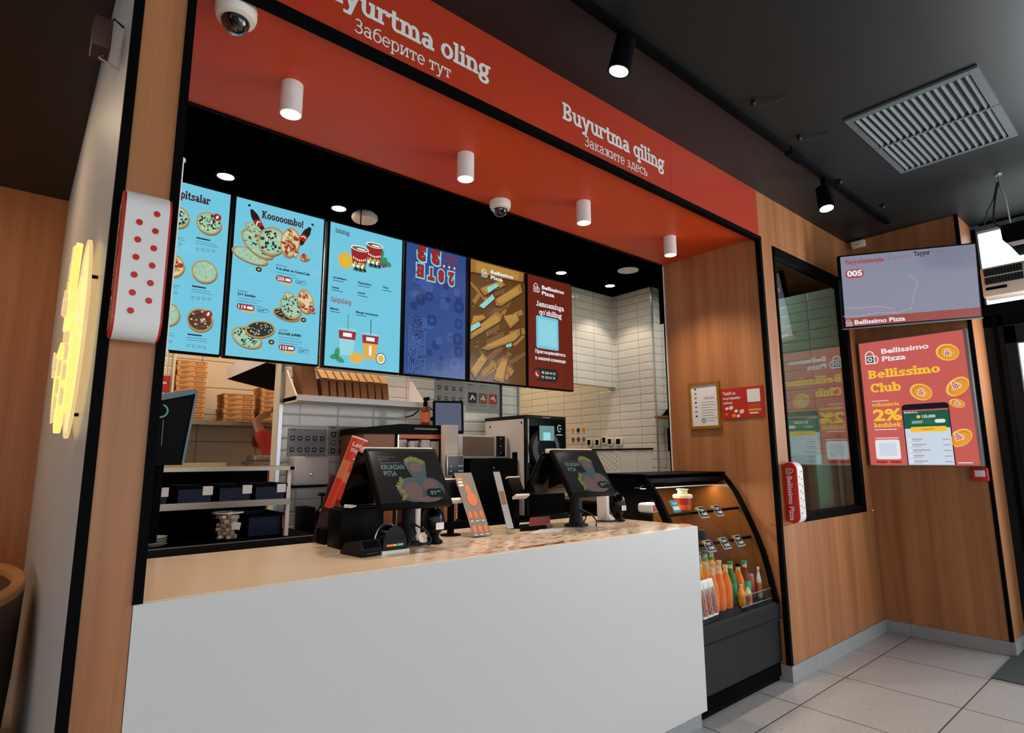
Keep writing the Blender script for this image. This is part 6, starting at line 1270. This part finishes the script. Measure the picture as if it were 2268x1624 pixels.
# ================================================================== preparation line at left
PX0, PX1, PY0 = -3.80, -2.73, 2.0
t = thing('preparation_line', 'steel preparation line with a long top shelf behind the counter', 'prep table', (-3.3, 2.2, 0))
m = MB(); m.box(PX0, PX1+.03, PY0-.01, 2.5, 1.43, 1.455, 'steel'); m.cyl((PX1+.01, PY0-.01, 1.443), (PX1+.01, 2.5, 1.443), .016, 'steel'); m.build('top_shelf', t)
m = MB(); m.box(PX1-.01, PX1+.015, PY0+.02, PY0+.05, 1.0, 1.43, 'silver_panel'); m.build('post', t)
m = MB(); m.box(PX0, PX1, PY0-.01, 2.5, 1.205, 1.22, 'steel_dark'); m.box(PX0, PX1, PY0-.015, PY0+.0, 1.205, 1.245, 'steel'); m.build('middle_shelf', t)
m = MB(); m.box(PX0, PX1+.17, PY0-.12, 2.5, .985, 1.0, 'soft_black'); m.box(PX0, PX1+.17, PY0-.125, PY0-.115, .955, 1.008, 'steel_dark'); m.box(PX0, PX1+.17, PY0-.127, PY0-.124, 1.002, 1.008, 'aluminium'); m.build('worktop', t)
m = MB(); m.box(PX0, PX1, PY0-.06, 2.5, 0, .955, 'soft_black'); m.box(PX0, PX1, 2.47, 2.5, 1.0, 1.43, 'soft_black'); m.build('cabinet', t)
def tub(x0, x1, z0, z1, y0, lab, grp):
    t = thing('ingredient_tub', lab, 'tub', ((x0+x1)/2, y0+.15, z0), grp); m = MB(); m.box(x0, x1, y0, y0+.012, z0, z1, 'blue_tub'); m.box(x0, x1, y0+.3, y0+.312, z0, z1, 'blue_tub'); m.box(x0, x0+.012, y0, y0+.312, z0, z1, 'blue_tub'); m.box(x1-.012, x1, y0, y0+.312, z0, z1, 'blue_tub'); m.box(x0, x1, y0, y0+.312, z0, z0+.008, 'blue_tub'); m.box(x0-.006, x1+.006, y0-.008, y0, z1-.02, z1, 'soft_black'); m.build('body', t); return t
LB = ['left end', 'second place', 'third place', 'right end']
for i in range(4):
    lx = (-3.46, -3.22, -2.99, -2.775)[i]; x0 = lx-.178; t = tub(x0, x0+.205, 1.221, 1.345, PY0+.01, 'dark blue ingredient tub on the middle shelf at the %s' % LB[i], 'dark blue ingredient tubs'); 
    m = MB(); m.rbox(lx-.036, lx+.022, PY0+.0, PY0+.008, 1.285, 1.34, 'paper', .002, 1); m.build('label_card', t)
t = tub(-2.97, -2.745, 1.001, 1.15, PY0+.06, 'dark blue tub on the lower worktop at the right', 'dark blue ingredient tubs')
t = thing('clear_bucket', 'clear bucket full of pale dough cubes on the lower worktop', 'bucket', (-3.08, 2.08, 1.0)); m = MB(); m.lathe([(.062, 0), (.086, .165)], (-3.09, 2.05, 1.001), 28, 'acrylic', caps=False); m.build('shell', t)
m = MB(); m.lathe([(.085, .165), (.092, .166), (.092, .174), (.084, .174)], (-3.09, 2.05, 1.001), 28, 'paper', caps=False); m.build('rim', t)
m = MB(); m.poly([(-3.085, 1.968, 1.075), (-3.035, 1.972, 1.065), (-3.03, 1.966, 1.11), (-3.08, 1.962, 1.12)], 'paper'); m.build('label_card', t)
R5 = random.Random(2); m = MB()
for k in range(38):
    a = k*2.4; r = (.018+.03*((k % 6)/6))*(1+.06*(k//6)); z = 1.012+.024*(k//6)
    m.T = Matrix.Translation((-3.09+r*math.cos(a), 2.05+r*math.sin(a), z+.01)) @ Matrix.Rotation(a, 4, 'Z') @ Matrix.Rotation(.4*R5.random(), 4, 'X'); m.rbox(-.017, .017, -.014, .014, -.011, .011, 'cream_box', .003, 1)
m.build('dough_cubes', None, 'pale dough cubes heaped inside the clear bucket', 'dough cubes', None, 'stuff', base=(-3.09, 2.05, 1.002))
for i in range(4):
    m = MB(); m.lathe([(.03, 0), (.062, .010), (.075, .017), (.078, .017), (.06, .006), (.0, .004)], (-3.50, 2.02, 1.001+.014*i), 28, 'paper'); m.build('white_plate', None, 'white plate on the lower worktop at the far left, %s of the stack' % ('bottom', 'second from bottom', 'third from bottom', 'top')[i], 'plate', 'stack of white plates', base=(-3.50, 2.02, 1.001+.014*i))
# black monitor back with the green crescent emblem
M('emblem_green', (66, 150, 120), .5); M('blue_edge', (72, 96, 110), .35)
t = thing('till_monitor', 'back of a black tilted monitor with a green crescent emblem at far left', 'monitor', (-3.35, 1.3, 1.1)); Y = 1.35
c = [at(1, Y, *p) for p in ((330, 888), (436, 866), (404, 1030), (318, 1032))]
m = MB(); m.prism([c[0], c[1], c[2], c[3]], (0, .04, .0), 'black_plastic'); m.build('back_shell', t)
m = MB(); e = [at(1, Y-.012, *p) for p in ((330, 878), (425, 862), (440, 866), (408, 1024), (402, 1028), (433, 872), (420, 875), (330, 892))]
m.prism([e[0], e[1], e[2], e[5], e[6], e[7]], (0, .05, 0), 'blue_edge'); m.prism([e[2], e[3], e[4], e[5]], (0, .05, 0), 'blue_edge'); m.build('edge_frame', t)
m = MB(); f = FY(Y-.014); g_line(m, f, [f.uv(*p) for p in ((349, 888), (354, 900), (351, 912), (346, 920))], .008, 'emblem_green', 1); u, v = f.uv(355, 910); g_ring(m, f, u, v, .036, .008, 'emblem_green', 1.4, -120, 70, 16); g_line(m, f, [f.uv(362, 930), f.uv(357, 988)], .003, 'ink_grey', 1); m.build('emblem', t)
m = MB(); m.cyl((c[2].x-.1, Y+.06, 1.1), (c[2].x-.1, Y+.03, 1.5), .025, 'black_metal'); m.lathe([(.1, 0), (.1, .012), (.03, .02)], (c[2].x-.1, Y+.06, 1.0), 20, 'black_metal'); m.box(c[2].x-.3, c[2].x+.05, Y-.05, Y+.2, 0, 1.0, 'soft_black'); m.build('stand', t)

# ================================================================== oven room
t = thing('box_shelf', 'steel shelf carrying the pizza boxes in the oven room', 'shelf', (-2.5, 4.85, 1.88)); m = MB(); m.box(-3.02, -1.6, 4.52, 5.1, 1.865, 1.885, 'steel'); m.box(-3.02, -1.6, 4.51, 4.52, 1.855, 1.90, 'steel'); m.build('board', t)
m = MB(); m.box(-3.0, -2.97, 4.6, 5.1, 1.80, 1.865, 'steel_dark'); m.box(-1.75, -1.72, 4.6, 5.1, 1.80, 1.865, 'steel_dark'); m.build('bracket', t)
def pizza_box(x, y, z, s, lab, grp):
    t = thing('pizza_box', lab, 'pizza box', (x, y, z), grp); m = MB(); m.prism([(x-s/2, y-s/2, z), (x+s/2, y-s/2, z), (x+s/2+.006, y-s/2, z+.05), (x-s/2-.006, y-s/2, z+.05)], (0, s, 0), 'kraft'); m.box(x-s/2-.008, x+s/2+.008, y-s/2-.004, y+s/2+.004, z+.044, z+.05, 'kraft'); m.build('carton', t)
    m = MB(); f = FY(y-s/2-.001); g_rect(m, f, x-s*.4, x-s*.12, z+.026, z+.033, 'box_print', 1); g_rect(m, f, x-s*.4, x-s*.22, z+.013, z+.019, 'box_print', 1); g_rr(m, f, x+s*.1, x+s*.42, z+.011, z+.036, .012, 'box_print', 1); g_rr(m, f, x+s*.13, x+s*.39, z+.016, z+.031, .007, 'kraft', 2); m.build('print', t)
    m = MB(); m.prism([(x-s/2-.009, y-s/2+.03, z+.008), (x-s/2-.009, y+s/2-.1, z+.008), (x-s/2-.009, y+s/2-.14, z+.04), (x-s/2-.009, y-s/2+.07, z+.04)], (.004, 0, 0), 'kraft_dark'); m.build('side_flap', t); return t
def stack(x, y, s, n, z0, where, grp, pitch=.0525):
    names = ['bottom', 'second from the bottom', 'third from the bottom', 'fourth from the bottom', 'fifth from the bottom', 'sixth from the bottom', 'seventh from the bottom', 'eighth from the bottom', 'ninth from the bottom', 'tenth from the bottom', 'eleventh from the bottom', 'twelfth from the bottom']
    b0 = None
    for i in range(n):
        lab = 'pizza box in the %s, %s' % (where, 'topmost' if i == n-1 else names[i])
        if b0 is None: b0 = pizza_box(x, y, z0, s, lab, grp)
        else: dup(b0, (.006*math.sin(i*2.3), .004*math.cos(i*1.7), pitch*i), lab)
stack(-2.86, 4.78, .27, 12, 1.887, 'tall left stack', 'tall left stack of pizza boxes')
stack(-2.385, 4.78, .30, 6, 1.887, 'middle stack', 'middle stack of pizza boxes')
stack(-1.99, 4.85, .30, 8, 1.887, 'right stack behind the jamb', 'right stack of pizza boxes')
# red notices
m = MB(); m.box(-3.2, -3.06, 4.59, 4.60, 2.17, 2.33, 'red_print'); f = FY(4.589); g_rect(m, f, -3.15, -3.09, 2.25, 2.27, 'paper', 1); m.build('red_notice', None, 'red notice on the tiles at far left of the oven room', 'notice', base=(-3.12, 4.6, 2.25))
m = MB(); a, b = at(1, 5.09, 560, 965), at(1, 5.09, 604, 990); f = FY(5.089); g_rr(m, f, a.x, b.x, b.z, a.z, .02, 'red_print', 1); g_ell(m, f, a.x+.07, b.z+.02, .04, .045, 'label_orange', 2, 0, 14); g_line(m, f, [(a.x+.03, b.z+.1), (a.x+.08, b.z+.07), (a.x+.13, b.z+.1)], .012, 'orange_print', 2); m.box(a.x+.02, b.x-.02, 5.088, 5.1, b.z+.01, a.z-.01, 'red_print'); m.build('red_sign', None, 'red sign with an arch picture beside the worker', 'sign', base=(a.x, 5.09, b.z))
# oven table, pan
t = thing('oven_table', 'steel table in the oven room seen behind the preparation line', 'table', (-2.7, 4.4, 0)); m = MB(); m.box(-3.6, -2.45, 4.1, 5.0, 1.40, 1.43, 'steel'); m.box(-3.4, -2.62, 4.05, 4.12, 1.43, 1.475, 'tub_tan'); m.build('top', t); m = MB(); m.box(-3.55, -2.5, 4.15, 4.95, 0, 1.40, 'steel_dark'); m.build('cabinet', t)
m = MB(); a, b = at(1, 3.6, 566, 1008), at(1, 3.6, 612, 1022); m.rbox(a.x, b.x+.12, 3.6, 3.9, b.z, a.z, 'steel', .012); m.build('steel_pan', None, 'steel pan beside the worker behind the preparation line', 'pan', base=((a.x+b.x)/2, 3.7, b.z))
t = thing('pan_stand', 'steel stand under the pan in the oven room', 'stand', (a.x+.1, 3.7, 0)); m = MB(); m.box(a.x-.02, a.x+.5, 3.58, 3.95, b.z-.03, b.z, 'steel'); m.box(a.x, a.x+.03, 3.6, 3.63, 0, b.z-.03, 'steel'); m.box(a.x, a.x+.03, 3.9, 3.93, 0, b.z-.03, 'steel'); m.build('frame', t)
# extractor hood
t = thing('extractor_hood', 'steel extractor hood hanging above the pizza boxes', 'hood', (-2.2, 3.9, 2.3))
A = [at(1, 4.25, 502, 840), at(1, 3.15, 590, 803), at(1, 3.15, 640, 812), at(1, 4.25, 632, 873)]
m = MB(); up = Vector((0, 0, .13)); A2 = [p+up for p in A]
m.add([A[0], A[1], A2[1], A2[0]], [(0, 1, 2, 3)], 'cream_box'); m.add([A[1], A[2], A2[2], A2[1]], [(0, 1, 2, 3)], 'silver_panel'); m.add([A[0], A[3], A2[3], A2[0]], [(3, 2, 1, 0)], 'silver_panel'); m.add(A2, [(0, 1, 2, 3)], 'silver_panel'); m.build('skirt', t)
m = MB(); m.add([p+Vector((0, 0, .004)) for p in A], [(0, 3, 2, 1)], 'soft_black'); m.build('filter_bank', t)
m = MB(); cN = sum(A2, Vector())/4; m.prism([cN+Vector((-.05, -.1, 0)), cN+Vector((.25, -.1, 0)), cN+Vector((.25, .2, 0)), cN+Vector((-.05, .2, 0))], (0, 0, CZ-cN.z), 'silver_panel'); m.build('duct', t)
# ------------------------------------------------------------------ the worker, mostly hidden by the jamb
def skin_chain(name, nodes, edges, mat, parent, sub=2):
    me = bpy.data.meshes.new(name); base = world_loc(parent); me.from_pydata([tuple(Vector(p)-base) for p, r in nodes], edges, []); o = bpy.data.objects.new(name, me); COL.objects.link(o); o.parent = parent
    sk = o.modifiers.new('skin', 'SKIN'); sk.use_smooth_shade = True
    for v, (p, r) in zip(me.skin_vertices[0].data, nodes): v.radius = (r, r) if not isinstance(r, tuple) else r
    me.skin_vertices[0].data[0].use_root = True
    sb = o.modifiers.new('sub', 'SUBSURF'); sb.levels = sub; sb.render_levels = sub
    me.materials.append(MATS[mat]); return o
X, Yp = -2.05, 4.12
t = thing('person', 'worker in a red shirt half hidden behind the jamb, arm bent at the boxes', 'person', (X, Yp, 0))
nodes = [((X, Yp, .98), (.15, .11)), ((X, Yp, 1.2), (.14, .10)), ((X, Yp, 1.45), (.17, .11)), ((X, Yp+.01, 1.62), (.14, .09)), ((X, Yp, 1.72), (.055, .055)), ((X, Yp-.01, 1.80), (.08, .09)), ((X, Yp-.01, 1.90), (.085, .10)), ((X, Yp-.01, 1.97), (.06, .07)),
 ((X-.10, Yp, .90), .09), ((X-.11, Yp-.01, .50), .065), ((X-.11, Yp+.02, .09), .045), ((X-.11, Yp-.12, .04), .04),
 ((X+.10, Yp, .90), .09), ((X+.11, Yp-.01, .50), .065), ((X+.11, Yp+.02, .09), .045), ((X+.11, Yp-.12, .04), .04),
 ((X-.17, Yp, 1.61), .062), ((X-.25, Yp+.03, 1.79), .05), ((X-.29, Yp+.06, 1.885), .042), ((X-.20, Yp+.12, 1.95), .036), ((X-.12, Yp+.15, 1.985), .026),
 ((X+.19, Yp, 1.60), .062), ((X+.27, Yp+.02, 1.32), .048), ((X+.24, Yp+.18, 1.12), .038), ((X+.22, Yp+.30, 1.06), .026)]
edges = [(0, 1), (1, 2), (2, 3), (3, 4), (4, 5), (5, 6), (6, 7), (0, 8), (8, 9), (9, 10), (10, 11), (0, 12), (12, 13), (13, 14), (14, 15), (3, 16), (16, 17), (17, 18), (18, 19), (19, 20), (3, 21), (21, 22), (22, 23), (23, 24)]
body = skin_chain('body', nodes, edges, 'skin', t)
def hand(w, d, n, parent):
    w = Vector(w); d = Vector(d).normalized(); n = Vector(n).normalized(); s = d.cross(n)
    for i, (o_, L) in enumerate(((-.026, .066), (-.009, .078), (.009, .074), (.026, .058))):
        b = w+d*.075+s*o_; skin_chain('finger', [(w+d*.03+s*o_*.6, .012), (b, .0095), (b+d*L*.5+n*.006, .0088), (b+d*L*.85+n*.022, .0078), (b+d*L+n*.036, .0062)], [(0, 1), (1, 2), (2, 3), (3, 4)], 'skin', parent, 1)
    b = w+d*.025-s*.03; skin_chain('thumb', [(w+d*.015, .013), (b, .0115), (b+d*.03-s*.022, .0095), (b+d*.055-s*.028+n*.01, .008)], [(0, 1), (1, 2), (2, 3)], 'skin', parent, 1)
    skin_chain('palm', [(w, (.022, .018)), (w+d*.04, (.036, .015)), (w+d*.08, (.036, .012))], [(0, 1), (1, 2)], 'skin', parent, 1)
hand((X-.12, Yp+.15, 1.985), (.62, .0, .72), (.5, -.5, -.4), body); hand((X+.22, Yp+.30, 1.06), (-.1, 1, -.2), (0, -.2, -1), body)
sn = [((X, Yp, .93), (.165, .125)), ((X, Yp, 1.2), (.158, .118)), ((X, Yp, 1.45), (.188, .128)), ((X, Yp+.01, 1.62), (.15, .10)), ((X, Yp, 1.68), (.075, .07)), ((X-.17, Yp, 1.61), .088), ((X-.225, Yp+.02, 1.73), .084), ((X-.25, Yp+.03, 1.80), .08), ((X+.19, Yp, 1.60), .082), ((X+.25, Yp+.01, 1.42), .068)]
skin_chain('red_shirt', sn, [(0, 1), (1, 2), (2, 3), (3, 4), (3, 5), (5, 6), (6, 7), (3, 8), (8, 9)], 'shirt_red', t)
skin_chain('trousers', [((X, Yp, .98), (.165, .12)), ((X-.10, Yp, .88), .105), ((X-.11, Yp-.01, .50), .082), ((X-.11, Yp+.02, .08), .07), ((X+.10, Yp, .88), .105), ((X+.11, Yp-.01, .50), .082), ((X+.11, Yp+.02, .08), .07)], [(0, 1), (1, 2), (2, 3), (0, 4), (4, 5), (5, 6)], 'trousers', t)
m = MB(); m.uvsphere((X, Yp+.015, 1.915), .105, 'hair', 24, 14, -.25, 1, (.95, 1.1, 1.05)); m.build('hair', t)
m = MB()
for s_ in (-1, 1): m.uvsphere((X+.034*s_, Yp-.098, 1.885), .011, 'paper', 10, 8); m.uvsphere((X+.034*s_, Yp-.107, 1.885), .005, 'ink', 8, 6); m.uvsphere((X+.092*s_, Yp, 1.87), .022, 'skin', 10, 8, -1, 1, (.4, .8, 1.3))
m.prism([(X-.012, Yp-.095, 1.845), (X+.012, Yp-.095, 1.845), (X+.005, Yp-.1, 1.885), (X-.005, Yp-.1, 1.885)], (0, -.018, -.004), 'skin'); m.rbox(X-.022, X+.022, Yp-.10, Yp-.088, 1.818, 1.826, 'dark_red', .003); m.build('face', t)
